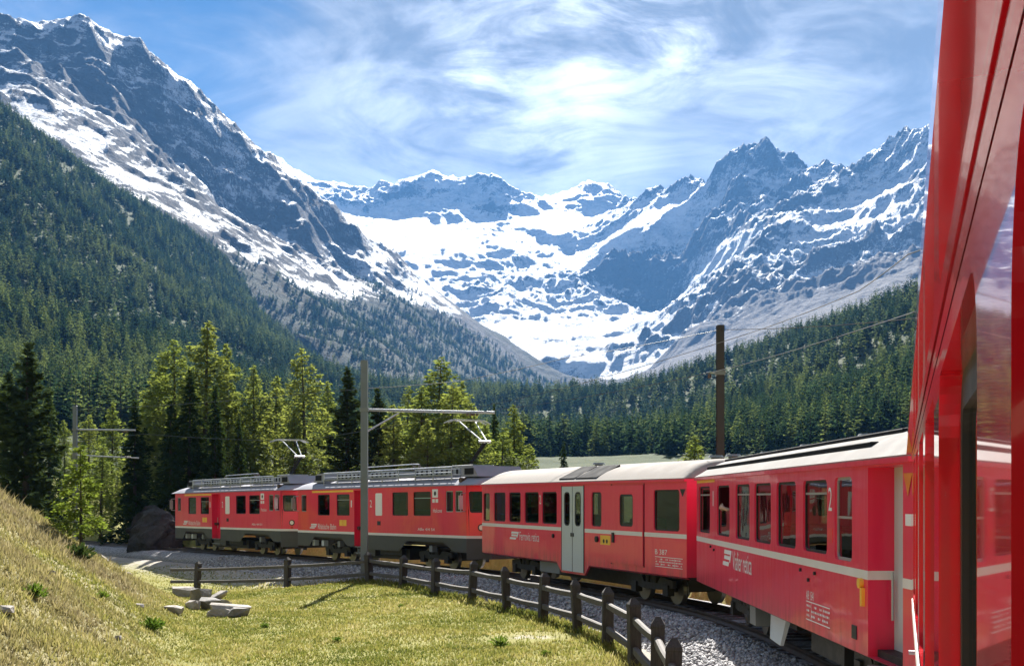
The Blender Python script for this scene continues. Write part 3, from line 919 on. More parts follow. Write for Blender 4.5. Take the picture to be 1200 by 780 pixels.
def build_terrain():
    # near ground
    gx = np.concatenate([np.arange(-46, -16, 0.8), np.arange(-16, 6, 0.22), np.arange(6, 14, 0.3), np.arange(14, 46, 0.9)])
    gy = np.concatenate([np.arange(-30, 8, 0.8), np.arange(8, 56, 0.22), np.arange(56, 78, 0.3), np.arange(78, 120, 0.7)])
    X, Y = np.meshgrid(gx, gy)
    d, rz = track_dist(X, Y)
    R = np.hypot(X, Y)
    w = sstep(85, 150, R)
    Z = h_near(X, Y, (d, rz)) * (1 - w)
    m = w > 0
    Z[m] += h_far(X[m], Y[m]) * w[m]
    gravel = (1 - sstep(2.9, 3.35, np.abs(d))) * (d > -1.5)
    gravel = np.maximum(gravel, (1 - sstep(3.0, 8.5, d)) * (d > 0) * sstep(43.5, 46.5, Y) * 0.62)
    gravel = np.maximum(gravel, 0.55 * np.exp(-(((X - 0.4) / 1.2) ** 2 + ((Y - 26.0) / 0.9) ** 2)))
    dry = np.clip(bank_at(X, Y) * 1.3, 0, 1) * 0.85 + 0.25 * np.clip(fbm(X, Y, 4, 3, 9), 0, 1)
    dry = dry * (d > -1.5)  # outer side without straw and gravel: darker ground stands in for shade
    me = fast_mesh('ground', np.stack([X, Y, Z], -1).reshape(-1, 3), grid_faces(*X.shape), True, {'gravel': gravel.ravel(), 'dry': dry.ravel()})
    tag(link('ground', me, M['ground']), kind='structure')
    # columns shared by valley and mountains
    t = np.concatenate([np.arange(-0.80, -0.435, 0.012), np.arange(-0.435, 0.435, 1.55 / FPX), np.arange(0.435, 0.80, 0.012)])
    # valley and forest hills
    yr = np.exp(np.linspace(math.log(70), math.log(1500), 210))
    T, Yr = np.meshgrid(t[::2], yr)
    X = T * Yr
    Z = H(X, Yr).reshape(X.shape) - 0.5 * (1 - sstep(105, 125, Yr))
    me = fast_mesh('valley', np.stack([X, Yr, Z], -1).reshape(-1, 3), grid_faces(*X.shape), True)
    tag(link('valley', me, M['valley']), kind='structure')
    # mountains
    ys = [1495.0]
    while ys[-1] < 8700:
        v = ys[-1]
        ys.append(v + (7.0 if v < 3000 else 9.0 if v < 3700 else 11.0 if v < 7300 else 30.0))
    ys = np.array(ys)
    T, Yr = np.meshgrid(t, ys)
    X = T * Yr
    z, rough, snow, turf, scree, forest, r1, r2 = h_far(X, Yr, True)
    Z = z.reshape(X.shape)
    gyv = np.gradient(Z, axis=0) / np.gradient(Yr, axis=0)
    gxv = np.gradient(Z, axis=1) / np.maximum(np.gradient(X, axis=1), 1e-3)
    slope = np.hypot(gxv - gyv * 0, gyv).ravel()
    n1 = fbm(X.ravel(), Yr.ravel(), 60, 4, 41)
    q1 = (X.ravel() + 0.6 * Yr.ravel()) * 0.30 + 0.4 * z; q2 = z * 1.9 - 0.25 * X.ravel()
    strat = 0.55 * fbm(q1, q2, 170, 5, 45) + 0.60 * fbm(q1, q2, 34, 4, 47, 0.7)
    sn = snow + 0.12 * sstep(0.05, 0.3, snow) + (0.20 * n1 + 0.52 * strat) * (1 - 0.6 * sstep(0.68, 0.9, snow)) - 0.42 * (sstep(0.70, 1.35, slope) - 0.25) * (rough > 12) - 0.42 * np.clip(r1, -0.3, 0.45) * np.clip(rough / 34, 0, 1)
    sn = np.where(snow < 0.03, 0.0, sn - 0.28 * (1 - sstep(0.10, 0.26, snow)))
    me = fast_mesh('mountains', np.stack([X, Yr, Z], -1).reshape(-1, 3), grid_faces(*X.shape), True,
                   {'snow': np.clip(sn, 0, 1.3), 'turf': np.clip(turf, 0, 1), 'scree': np.clip(scree, 0, 1)})
    tag(link('mountains', me, M['mountain']), kind='structure')
    # the valley side behind and beside the camera
    gx = np.linspace(-1400, 1400, 57); gy = np.linspace(-1400, -29.5, 34)
    X, Y = np.meshgrid(gx, gy)
    Z = -1.2 + 0.30 * np.maximum(0, -Y - 60) * sstep(-60, -500, Y) + 0.22 * np.maximum(0, np.abs(X) - 60) * sstep(60, 400, np.abs(X)) + 6 * fbm(X, Y, 180, 4, 51) * sstep(-30, -120, Y)
    me = fast_mesh('hillside', np.stack([X, Y, Z], -1).reshape(-1, 3), grid_faces(*X.shape), True)
    tag(link('hillside', me, M['valley']), kind='structure')
    for s in (-1, 1):
        gx = s * np.linspace(45, 1400, 40); gy = np.linspace(-31, 900, 50)
        if s < 0: gx = gx[::-1]
        X, Y = np.meshgrid(gx, gy)
        ok = np.maximum(np.abs(X) - 0.79 * np.maximum(Y, 0), 0)
        Z = -1.5 + 0.24 * np.maximum(0, np.abs(X) - 60) * sstep(50, 400, np.abs(X)) - 60 * (1 - sstep(0, 60, ok)) * sstep(60, 90, np.hypot(X, Y))
        me = fast_mesh('hillside', np.stack([X, Y, Z], -1).reshape(-1, 3), grid_faces(*X.shape), True)
        tag(link('hillside', me, M['valley']), kind='structure')


build_terrain()


# ------------------------------------------------------------------ track
def sweep(profile, off, dz=0.0, a=0, b=None):
    """sweep a closed (lateral, height) profile along the track at lateral offset"""
    P = TRK[a:b]; Nn = TRN[a:b]
    k = len(profile)
    V = np.zeros((len(P), k, 3))
    for j, (l, h) in enumerate(profile):
        V[:, j, 0] = P[:, 0] + Nn[:, 0] * (l + off)
        V[:, j, 1] = P[:, 1] + Nn[:, 1] * (l + off)
        V[:, j, 2] = P[:, 2] + h + dz
    F = []
    for i in range(len(P) - 1):
        for j in range(k):
            F.append((i * k + j, i * k + (j + 1) % k, (i + 1) * k + (j + 1) % k, (i + 1) * k + j))
    return V.reshape(-1, 3), np.array(F)


def build_track():
    V, F = sweep([(2.75, -0.66), (1.55, -0.17), (0.9, -0.15), (-0.9, -0.15), (-1.55, -0.17), (-2.75, -0.66)], 0)
    V[:, 2] += 0.015 * fbm(V[:, 0], V[:, 1], 0.7, 3, 2)
    b = fast_mesh('ballast_bed', V, F, False)
    tag(link('ballast_bed', b, M['ballast']), kind='structure')
    root = empty('railway_track', tuple(TRK[40]))
    tag(root, 'single metre-gauge railway track curving on grey ballast under the red train', 'railway track')
    prof = [(-0.055, -0.14), (0.055, -0.14), (0.055, -0.125), (0.010, -0.11), (0.010, -0.04), (0.032, -0.03), (0.032, -0.004), (0.026, 0.0), (-0.026, 0.0), (-0.032, -0.004), (-0.032, -0.03), (-0.010, -0.04), (-0.010, -0.11), (-0.055, -0.125)]
    o = np.array(TRK[40])
    for s in (1, -1):
        V, F = sweep(prof, s * 0.532)
        link('rail', fast_mesh('rail', V - o, F), M['rail'], root)
    sm = MB().cbox(-0.11, 0.11, -0.95, 0.95, -0.21, -0.135, 0.015).mesh('sleeper')
    sm.materials.append(M['sleeper'])
    seg = np.concatenate([[0], np.cumsum(np.linalg.norm(np.diff(TRK[:, :2], axis=0), axis=1))])
    s = 0.3
    while s < seg[-1]:
        i = int(np.searchsorted(seg, s)); i = min(i, len(TRK) - 1)
        p = TRK[i]
        if -12 < p[1] < 112:
            q = link('sleeper', sm, None, root, tuple(p - o))
            q.rotation_euler = (0, 0, math.atan2(_td[i, 1], _td[i, 0]))
        s += 0.68
    # loose stones on the inner shoulder
    rs = np.random.RandomState(3)
    n = 34000
    i = rs.randint(0, len(TRK), n * 4)
    i = i[(TRK[i, 1] > 13) & (TRK[i, 1] < 62)]
    pr = np.clip((44 / np.maximum(TRK[i, 1], 13)) ** 1.2 / 3.0, 0, 1)
    i = i[rs.rand(len(i)) < pr][:n]
    n = len(i)
    lat = 0.75 + 2.3 * rs.rand(n) ** 0.9
    hz = np.interp(lat, [0.7, 0.9, 1.55, 2.75, 3.1], [-0.15, -0.15, -0.17, -0.6, -0.60])
    al = (rs.rand(n) - 0.5) * 0.55
    cx = TRK[i, 0] + TRN[i, 0] * lat + _td[i, 0] * al; cy = TRK[i, 1] + TRN[i, 1] * lat + _td[i, 1] * al
    cz = TRK[i, 2] + hz + 0.012
    base = np.array([(1, 0, 0), (0, 1, 0), (-1, 0, 0), (0, -1, 0), (0, 0, 1), (0, 0, -1)], float)
    fa = np.array([(0, 1, 4), (1, 2, 4), (2, 3, 4), (3, 0, 4), (1, 0, 5), (2, 1, 5), (3, 2, 5), (0, 3, 5)])
    sz = 0.024 + 0.026 * rs.rand(n)
    V = base[None] * (1 + 0.7 * (rs.rand(n, 6, 1) - 0.5)) + (rs.rand(n, 6, 3) - 0.5) * 0.5
    V *= sz[:, None, None] * np.array([1.1, 1.1, 0.85])
    V += np.stack([cx, cy, cz], -1)[:, None]
    F = (fa[None] + (np.arange(n) * 6)[:, None, None]).reshape(-1, 3)
    st = link('ballast_stones', fast_mesh('ballast_stones', V.reshape(-1, 3), F, False, {'tint': np.repeat(rs.rand(n), 6)}), M['stone'])
    tag(st, 'loose crushed grey stones on the ballast shoulder beside the rails', 'ballast', kind='stuff')


build_track()
# ------------------------------------------------------------------ the train
def rrect(u0, u1, z0, z1, r, k=4):
    """rounded rectangle outline, counter-clockwise in (u, z)"""
    pts = []
    r = min(r, (u1 - u0) / 2 - 1e-3, (z1 - z0) / 2 - 1e-3)
    for cx, cz, a0 in ((u1 - r, z1 - r, 0), (u0 + r, z1 - r, 90), (u0 + r, z0 + r, 180), (u1 - r, z0 + r, 270)):
        for i in range(k + 1):
            a = rad(a0 + 90 * i / k)
            pts.append((cx + r * math.cos(a), cz + r * math.sin(a)))
    return pts


def holed_wall(mb, u0, u1, z0, z1, holes, mapf, reveal=0.05, k=4):
    """wall sheet with rounded openings; mapf(u, depth, z) -> local point; depth > 0 goes into the wall"""
    def quad(a, b, c, d):
        if b - a < 1e-4 or d - c < 1e-4: return
        mb.add([mapf(a, 0, c), mapf(b, 0, c), mapf(b, 0, d), mapf(a, 0, d)], [(0, 1, 2, 3)])
    cur = u0
    mg = 0.03
    for (a, b, c, d, r) in sorted(holes):
        A, B, C, D = a - mg, b + mg, c - mg, d + mg
        quad(cur, A, z0, z1)
        quad(A, B, z0, C); quad(A, B, D, z1)
        inn = rrect(a, b, c, d, r, k)
        out = []
        n = len(inn); q = k + 1
        for j, (pu, pz) in enumerate(inn):
            s, i = divmod(j, q)
            f = i / k
            # corner s: walk half along each side of the outer rectangle's corner
            if s == 0: o = (B, D - (D - pz) * 1.0) if f < 0.5 else (pu, D)
            elif s == 1: o = (pu, D) if f < 0.5 else (A, pz)
            elif s == 2: o = (A, pz) if f < 0.5 else (pu, C)
            else: o = (pu, C) if f < 0.5 else (B, pz)
            if abs(f - 0.5) < 1e-6: o = ((B, D), (A, D), (A, C), (B, C))[s]
            out.append(o)
        vs = [mapf(p[0], 0, p[1]) for p in out] + [mapf(p[0], 0, p[1]) for p in inn] + [mapf(p[0], reveal, p[1]) for p in inn]
        fs = []
        for j in range(n):
            jn = (j + 1) % n
            fs.append((j, jn, n + jn, n + j))
            fs.append((n + j, n + jn, 2 * n + jn, 2 * n + j))
        mb.add(vs, fs)
        cur = B
    quad(cur, u1, z0, z1)


def window(parent, u0, u1, z0, z1, r, mapf, depth=0.035, fw=0.035, frame='rubber', bar=None, pane=(0.0, 1.0), k=4):
    """window part: gasket ring with a pane (and an opening bar) below it in the hierarchy"""
    a = rrect(u0 - 0.004, u1 + 0.004, z0 - 0.004, z1 + 0.004, r, k)
    b = rrect(u0 + fw, u1 - fw, z0 + fw, z1 - fw, max(0.02, r - fw), k)
    n = len(a)
    mb = MB()
    vs = [mapf(p, depth, q) for p, q in a] + [mapf(p, depth, q) for p, q in b] + [mapf(p, depth + 0.02, q) for p, q in b]
    fs = []
    for j in range(n):
        jn = (j + 1) % n
        fs += [(j, jn, n + jn, n + j), (n + j, n + jn, 2 * n + jn, 2 * n + j)]
    mb.add(vs, fs)
    w = mb.build('window', M[frame], parent)
    zp0 = z0 + (z1 - z0) * pane[0]; zp1 = z0 + (z1 - z0) * pane[1]
    g = rrect(u0 + 0.01, u1 - 0.01, zp0 + 0.01, zp1 - 0.01, max(0.02, r - 0.01), k)
    MB().add([mapf(p, depth + 0.014, q) for p, q in g], [tuple(range(len(g)))]).build('pane', M['glass'], w, fix=False)
    if bar:
        zb = z0 + (z1 - z0) * bar
        m2 = MB()
        vs = [mapf(uu, dd, zz) for dd in (depth + 0.002, depth + 0.012) for uu, zz in ((u0 + fw, zb), (u1 - fw, zb), (u1 - fw, zb + 0.03), (u0 + fw, zb + 0.03))]
        m2.add(vs, [(0, 1, 2, 3), (7, 6, 5, 4), (0, 4, 5, 1), (1, 5, 6, 2), (2, 6, 7, 3), (3, 7, 4, 0)])
        m2.build('sash_bar', M['frame'], w)
    return w


def text_on(parent, name, s, u, z, w, h, mapf, mat='white', proud=0.004):
    cu = bpy.data.curves.new('lettering', 'FONT')
    cu.body = s; cu.size = 1.0; cu.resolution_u = 3
    ob = bpy.data.objects.new('lettering', cu)
    COL.objects.link(ob)
    dg = bpy.context.evaluated_depsgraph_get()
    me = bpy.data.meshes.new_from_object(ob.evaluated_get(dg))
    bpy.data.objects.remove(ob, do_unlink=True)
    co = np.array([v.co for v in me.vertices])
    mn, mx = co.min(0), co.max(0)
    for v in me.vertices:
        a = (v.co.x - mn[0]) / max(mx[0] - mn[0], 1e-6) * w
        b = (v.co.y - mn[1]) / max(mx[1] - mn[1], 1e-6) * h
        v.co = mapf(u + a, -proud, z + b)
    me.materials.clear()
    return link(name, me, M[mat], parent)


def plate(parent, name, u0, u1, z0, z1, mapf, mat, proud=0.004, th=None, r=None):
    mb = MB()
    if r:
        g = rrect(u0, u1, z0, z1, r, 3)
    else:
        g = [(u0, z0), (u1, z0), (u1, z1), (u0, z1)]
    n = len(g)
    mb.add([mapf(p, -proud, q) for p, q in g] + [mapf(p, 0.002, q) for p, q in g],
           [tuple(range(n))] + [(j, (j + 1) % n, n + (j + 1) % n, n + j) for j in range(n)])
    return mb.build(name, M[mat], parent)


def rhb_emblem(parent, u, z, w, h, mapf):
    """slanted speed-line emblem that stands left of the company name"""
    mb = MB()
    sl = 0.22 * w
    bars = [(0.74, 1.0, 0.0, 1.0), (0.40, 0.64, 0.10, 1.0), (0.0, 0.26, 0.0, 0.86)]
    for b0, b1, a0, a1 in bars:
        q = [(u + a0 * (w - sl) + sl * b0, z + b0 * h), (u + a1 * (w - sl) + sl * b0, z + b0 * h), (u + a1 * (w - sl) + sl * b1, z + b1 * h), (u + a0 * (w - sl) + sl * b1, z + b1 * h)]
        mb.add([mapf(p, -0.004, v) for p, v in q], [(0, 1, 2, 3)])
    q = [(u + (w - sl) * 0.86 + sl * 0.3, z + 0.26 * h), (u + (w - sl) + sl * 0.3, z + 0.26 * h), (u + (w - sl) + sl, z + h), (u + (w - sl) * 0.86 + sl, z + h)]
    mb.add([mapf(p, -0.0042, v) for p, v in q], [(0, 1, 2, 3)])
    return mb.build('emblem', M['white'], parent, fix=False)


def data_table(parent, u, z, w, h, mapf):
    mb = MB()
    def ln(a, b, c, d, p=0.004): mb.add([mapf(a, -p, c), mapf(b, -p, c), mapf(b, -p, d), mapf(a, -p, d)], [(0, 1, 2, 3)])
    ln(u, u + w, z + h - 0.014, z + h); ln(u, u + w, z, z + 0.014); ln(u + w * 0.22, u + w * 0.22 + 0.012, z + 0.02, z + h - 0.02, 0.0045)
    ln(u + w * 0.72, u + w * 0.72 + 0.012, z + 0.02, z + h - 0.02, 0.0045)
    rr = random.Random(4)
    for k in range(3):
        zz = z + h * (0.2 + 0.25 * k)
        x = u + 0.03
        while x < u + w * 0.97:
            l = 0.02 + 0.05 * rr.random()
            if rr.random() < 0.8: ln(x, min(x + l, u + w), zz, zz + h * 0.11, 0.0042)
            x += l + 0.025
    return mb.build('data_panel', M['white'], parent, fix=False)


_cache = {}


def wheel_meshes():
    if 'wheel' not in _cache:
        r = 0.36
        mb = MB()
        mb.cyl((0, -0.05, 0), (0, 0.05, 0), r, 24); mb.cyl((0, -0.075, 0), (0, -0.05, 0), r + 0.022, 24)
        w = mb.mesh('tyre'); w.materials.append(M['tread'])
        mb = MB(); mb.cyl((0, 0.051, 0), (0, 0.058, 0), r * 0.86, 20); mb.cyl((0, 0.05, 0), (0, 0.12, 0), 0.09, 12)
        h = mb.mesh('hub'); h.materials.append(M['steel'])
        _cache['wheel'] = (w, h)
        mb = MB()
        for s in (-1, 1):
            y = s * 0.80
            mb.prism([(-1.15, 0.42), (-1.15, 0.60), (-0.5, 0.66), (-0.35, 0.50), (0.35, 0.50), (0.5, 0.66), (1.15, 0.60), (1.15, 0.42), (0.45, 0.34), (-0.45, 0.34)], 'y', y - 0.05, y + 0.05)
            for x in (-0.85, 0.85): mb.box(x - 0.13, x + 0.13, y - 0.09, y + 0.10, 0.22, 0.48)
            for x in (-0.2, 0.2): mb.cyl((x, y, 0.5), (x, y, 0.74), 0.075, 10)
        mb.box(-0.28, 0.28, -0.80, 0.80, 0.44, 0.66)
        mb.box(-1.0, 1.0, -0.36, 0.36, 0.30, 0.58)
        for x in (-0.85, 0.85): mb.cyl((x, -0.62, 0.36), (x, 0.62, 0.36), 0.06, 10)
        f = mb.mesh('bogie'); f.materials.append(M['steel'])
        _cache['bogie'] = f
    return _cache['wheel'], _cache['bogie']


def bogies(root, L, off=2.7):
    (w, h), f = wheel_meshes()
    for s in (-1, 1):
        b = link('bogie', f, None, root, (s * (L / 2 - off), 0, 0))
        for x in (-0.85, 0.85):
            for y in (-1, 1):
                o = link('wheel', w, None, b, (x, y * 0.532 + y * 0.0, 0.362))
                o.rotation_euler = (0, 0, 0 if y > 0 else math.pi)
                _cache.setdefault('hubs', []).append((b, h, x, y))
        for x in (-0.85, 0.85):
            for y in (-1, 1):
                pass


def seats(root, us, L, z=0.95, colour='seat'):
    if 'seat' not in _cache:
        mb = MB()
        mb.cbox(-0.07, 0.07, -0.48, 0.48, 0.05, 1.12, 0.03)
        mb.cbox(0.07, 0.50, -0.48, 0.48, 0.30, 0.44, 0.03); mb.cbox(-0.50, -0.07, -0.48, 0.48, 0.30, 0.44, 0.03)
        mb.box(-0.05, 0.05, -0.40, 0.40, 0.0, 0.06)
        m = mb.mesh('seat'); m.materials.append(M[colour]); _cache['seat'] = m
    for u in us:
        for s in (-1, 1):
            link('seat', _cache['seat'], None, root, (L / 2 - u, s * 0.72, z))


def roof_mesh(L, ez, rise, over=0.05, endtaper=0.35, n=14, flat=2.6, u0=0.0, u1=None):
    """arched roof shell with drooping ends"""
    hw = CW / 2 + over
    xs = [-L / 2, -L / 2 + 0.02, -L / 2 + endtaper * 0.4, -L / 2 + endtaper, L / 2 - endtaper, L / 2 - endtaper * 0.4, L / 2 - 0.02, L / 2]
    ks = [0.0, 0.40, 0.86, 1, 1, 0.86, 0.40, 0.0]
    mb = MB()
    vs = []
    for x, kk in zip(xs, ks):
        for i in range(n + 1):
            t = -1 + 2 * i / n
            y = hw * math.copysign(abs(t) ** 0.82, t)
            zt = rise * (1 - abs(y / hw) ** flat)
            vs.append((x, y, ez + zt * kk))
    fs = []
    for a in range(len(xs) - 1):
        for i in range(n):
            b = a * (n + 1) + i
            fs.append((b, b + 1, b + n + 2, b + n + 1))
    mb.add(vs, fs)
    # underside
    mb.add([(-L / 2, -hw, ez - 0.02), (L / 2, -hw, ez - 0.02), (L / 2, hw, ez - 0.02), (-L / 2, hw, ez - 0.02)], [(0, 1, 2, 3)])
    for s in (-1, 1):
        mb.add([(-L / 2, s * hw, ez - 0.02), (L / 2, s * hw, ez - 0.02), (L / 2, s * hw, ez), (-L / 2, s * hw, ez)], [(0, 1, 2, 3)])
        mb.add([(s * L / 2, -hw, ez - 0.02), (s * L / 2, hw, ez - 0.02), (s * L / 2, hw, ez), (s * L / 2, -hw, ez)], [(0, 1, 2, 3)])
    return mb


def rz_at(y, ez, rise, over=0.05, flat=2.6):
    return ez + rise * (1 - abs(y / (CW / 2 + over)) ** flat)


def side_map(L, s=1):
    return lambda u, d, z: (L / 2 - u, s * (CW / 2 - d), z)


def recess(root, body, L, ua, ub, z0, z1, depth, s, door_mat, mp):
    """entrance niche: two cheeks, ceiling and the door at its back"""
    body.add([mp(ua, 0, z0), mp(ua, 0, z1), mp(ua, depth, z1), mp(ua, depth, z0)], [(0, 1, 2, 3)])
    body.add([mp(ub, 0, z0), mp(ub, 0, z1), mp(ub, depth, z1), mp(ub, depth, z0)], [(0, 1, 2, 3)])
    body.add([mp(ua, 0, z1), mp(ub, 0, z1), mp(ub, depth, z1), mp(ua, depth, z1)], [(0, 1, 2, 3)])
    body.add([mp(ua, 0, z0), mp(ub, 0, z0), mp(ub, depth, z0), mp(ua, depth, z0)], [(0, 1, 2, 3)])
    dmap = lambda u, d, z: mp(u, depth + d, z)
    mb = MB()
    um = (ua + ub) / 2
    holed_wall(mb, ua, ub, z0, z1, [(um - 0.24, um + 0.24, 1.75, 2.70, 0.10)], dmap, 0.03)
    d = mb.build('door', M[door_mat], root)
    ring = rrect(um - 0.24, um + 0.24, 1.75, 2.70, 0.10)
    MB().add([dmap(p, 0.02, q) for p, q in ring], [tuple(range(len(ring)))]).build('pane', M['glass'], d, fix=False)
    hb = MB(); hb.tube([dmap(ua + 0.10, -0.05, 1.2), dmap(ua + 0.10, -0.05, 1.75)], 0.015, 6)
    hb.build('handle', M['tube'], d)
    st = MB()
    for k in range(2):
        p = [mp(ua + 0.05, -0.02 + 0.0, 0.42 + 0.24 * k), mp(ub - 0.05, depth, 0.45 + 0.24 * k)]
        st.box(min(p[0][0], p[1][0]), max(p[0][0], p[1][0]), min(p[0][1], p[1][1]), max(p[0][1], p[1][1]), 0.42 + 0.24 * k, 0.45 + 0.24 * k)
    st.build('step', M['boxgrey'], root)


def coach(key, label, red, roofmat, wins, *, ez=3.03, rise=0.42, bottom=0.78, lower=None, niche=None, extra_holes=(), ribs=False, fw=0.035, reveal=0.05, wr=0.09, k=4, over=0.05, win_kw=None, stripe_skip=(), bars=True):
    m, L = car_frame(key)
    root = empty('passenger_coach')
    root.matrix_world = m
    tag(root, label, 'railway coach')
    body = MB()
    for s in (1, -1):
        mp = side_map(L, s)
        hs = [(a, b, c, d, wr) for a, b, c, d in wins] + (list(extra_holes) if s > 0 else [])
        segs = [(0.0, L)]
        if niche and s > 0:
            ua, ub, dep = niche
            segs = [(0.0, ua), (ub, L)]
            holed_wall(body, ua, ub, 2.93, ez, [], mp)
            recess(root, body, L, ua, ub, bottom, 2.93, dep, s, 'doorgrey', mp)
        for a, b in segs:
            holed_wall(body, a, b, bottom, ez, [h for h in hs if a <= h[0] and h[1] <= b], mp, reveal, k)
        if lower and s > 0:
            g = lower
            n = len(g)
            body.add([mp(p, 0, q) for p, q in g], [tuple(range(n))])
            body.add([mp(p, 0, q) for p, q in g] + [mp(p, 0.06, q) for p, q in g], [(j, (j + 1) % n, n + (j + 1) % n, n + j) for j in range(n)])
        # turned-in lower edge
        body.add([mp(0, 0, bottom), mp(L, 0, bottom), mp(L, 0.10, bottom - 0.05), mp(0, 0.10, bottom - 0.05)], [(0, 1, 2, 3)])
    hw = CW / 2
    for e in (-1, 1):
        x = e * L / 2
        body.add([(x, -hw, bottom), (x, -0.42, bottom), (x, -0.42, ez), (x, -hw, ez)], [(0, 1, 2, 3)])
        body.add([(x, hw, bottom), (x, 0.42, bottom), (x, 0.42, ez), (x, hw, ez)], [(0, 1, 2, 3)])
        body.add([(x, -0.42, 2.72), (x, 0.42, 2.72), (x, 0.42, ez), (x, -0.42, ez)], [(0, 1, 2, 3)])
        body.add([(x, -0.42, bottom), (x, 0.42, bottom), (x, 0.42, 0.9), (x, -0.42, 0.9)], [(0, 1, 2, 3)])
    body.build('body', red, root)
    MB().box(-L / 2 + 0.02, L / 2 - 0.02, -hw + 0.11, hw - 0.11, 0.72, 0.86).build('underframe', M['steel'], root)
    MB().box(-L / 2 + 0.03, L / 2 - 0.03, -hw + 0.34, hw - 0.34, 0.861, 0.95).build('floor', M['floor_in'], root)
    for e in (-1, 1):
        mb = MB()
        for i in range(4):
            x0 = e * (L / 2 + 0.03 + 0.09 * i)
            mb.box(min(x0, x0 + e * 0.05), max(x0, x0 + e * 0.05), -0.50, 0.50, 0.92, 2.80)
        mb.box(min(e * L / 2, e * (L / 2 + 0.36)), max(e * L / 2, e * (L / 2 + 0.36)), -0.44, 0.44, 0.98, 2.74)
        mb.build('gangway_bellows', M['rubber'], root)
        mb = MB()
        mb.cyl((e * (L / 2 - 0.3), 0, 0.68), (e * (L / 2 + 0.40), 0, 0.68), 0.07, 10); mb.cyl((e * (L / 2 + 0.38), 0, 0.68), (e * (L / 2 + 0.42), 0, 0.68), 0.17, 14)
        mb.build('coupler', M['steel'], root)
    roof_mesh(L, ez, rise, over).build('roof', roofmat, root, smooth=True)
    hwo = CW / 2 + over
    for s in (1, -1):
        MB().box(-L / 2, L / 2, min(s * (hw + 0.002), s * (hwo + 0.012)), max(s * (hw + 0.002), s * (hwo + 0.012)), ez - 0.075, ez - 0.021).build('gutter', red, root)
    if ribs:
        for s in (1, -1):
            for yy in (1.10, 0.72, 0.36):
                y = s * yy
                z = rz_at(y, ez, rise, over)
                MB().cbox(-L / 2 + 2.1, L / 2 - 0.35, y - 0.055, y + 0.055, z - 0.05, z + 0.035, 0.01).build('roof_rib', M['rib'], root)
    kw = win_kw or {}
    for s in (1, -1):
        mp = side_map(L, s)
        for i, (a, b, c, d) in enumerate(wins):
            q = dict(depth=0.03, fw=fw, bar=(0.80 if bars and b - a > 0.9 and i % 3 != 1 else None), k=k)
            if s > 0 and i in kw: q.update(kw[i])
            window(root, a, b, c, d, wr, mp, **q)
    mp = side_map(L, 1)
    segs = []
    cur = 0.0
    for a, b in sorted(stripe_skip):
        segs.append((cur, a)); cur = b
    segs.append((cur, L))
    for a, b in segs:
        plate(root, 'stripe', a, b, 1.652, 1.755, mp, 'cream', 0.004)
    bogies(root, L)
    seats(root, [((a[1] + b[0]) / 2) for a, b in zip(wins[:-1], wins[1:]) if b[1] - b[0] > 0.8], L)
    return root, L, mp


def underbox(root, L, u0, u1, y0, y1, z0, z1, mat='boxgrey'):
    MB().cbox(L / 2 - u1, L / 2 - u0, y0, y1, z0, z1, 0.015).build('underfloor_box', M[mat], root)


def vent(root, L, u, y, z, r=0.16):
    mb = MB(); mb.cyl((L / 2 - u, y, z - 0.08), (L / 2 - u, y, z + 0.05), r * 0.6, 12); mb.cyl((L / 2 - u, y, z + 0.05), (L / 2 - u, y, z + 0.10), r, 14, r * 0.8)
    mb.build('roof_vent', M['boxgrey'], root, loc=None)


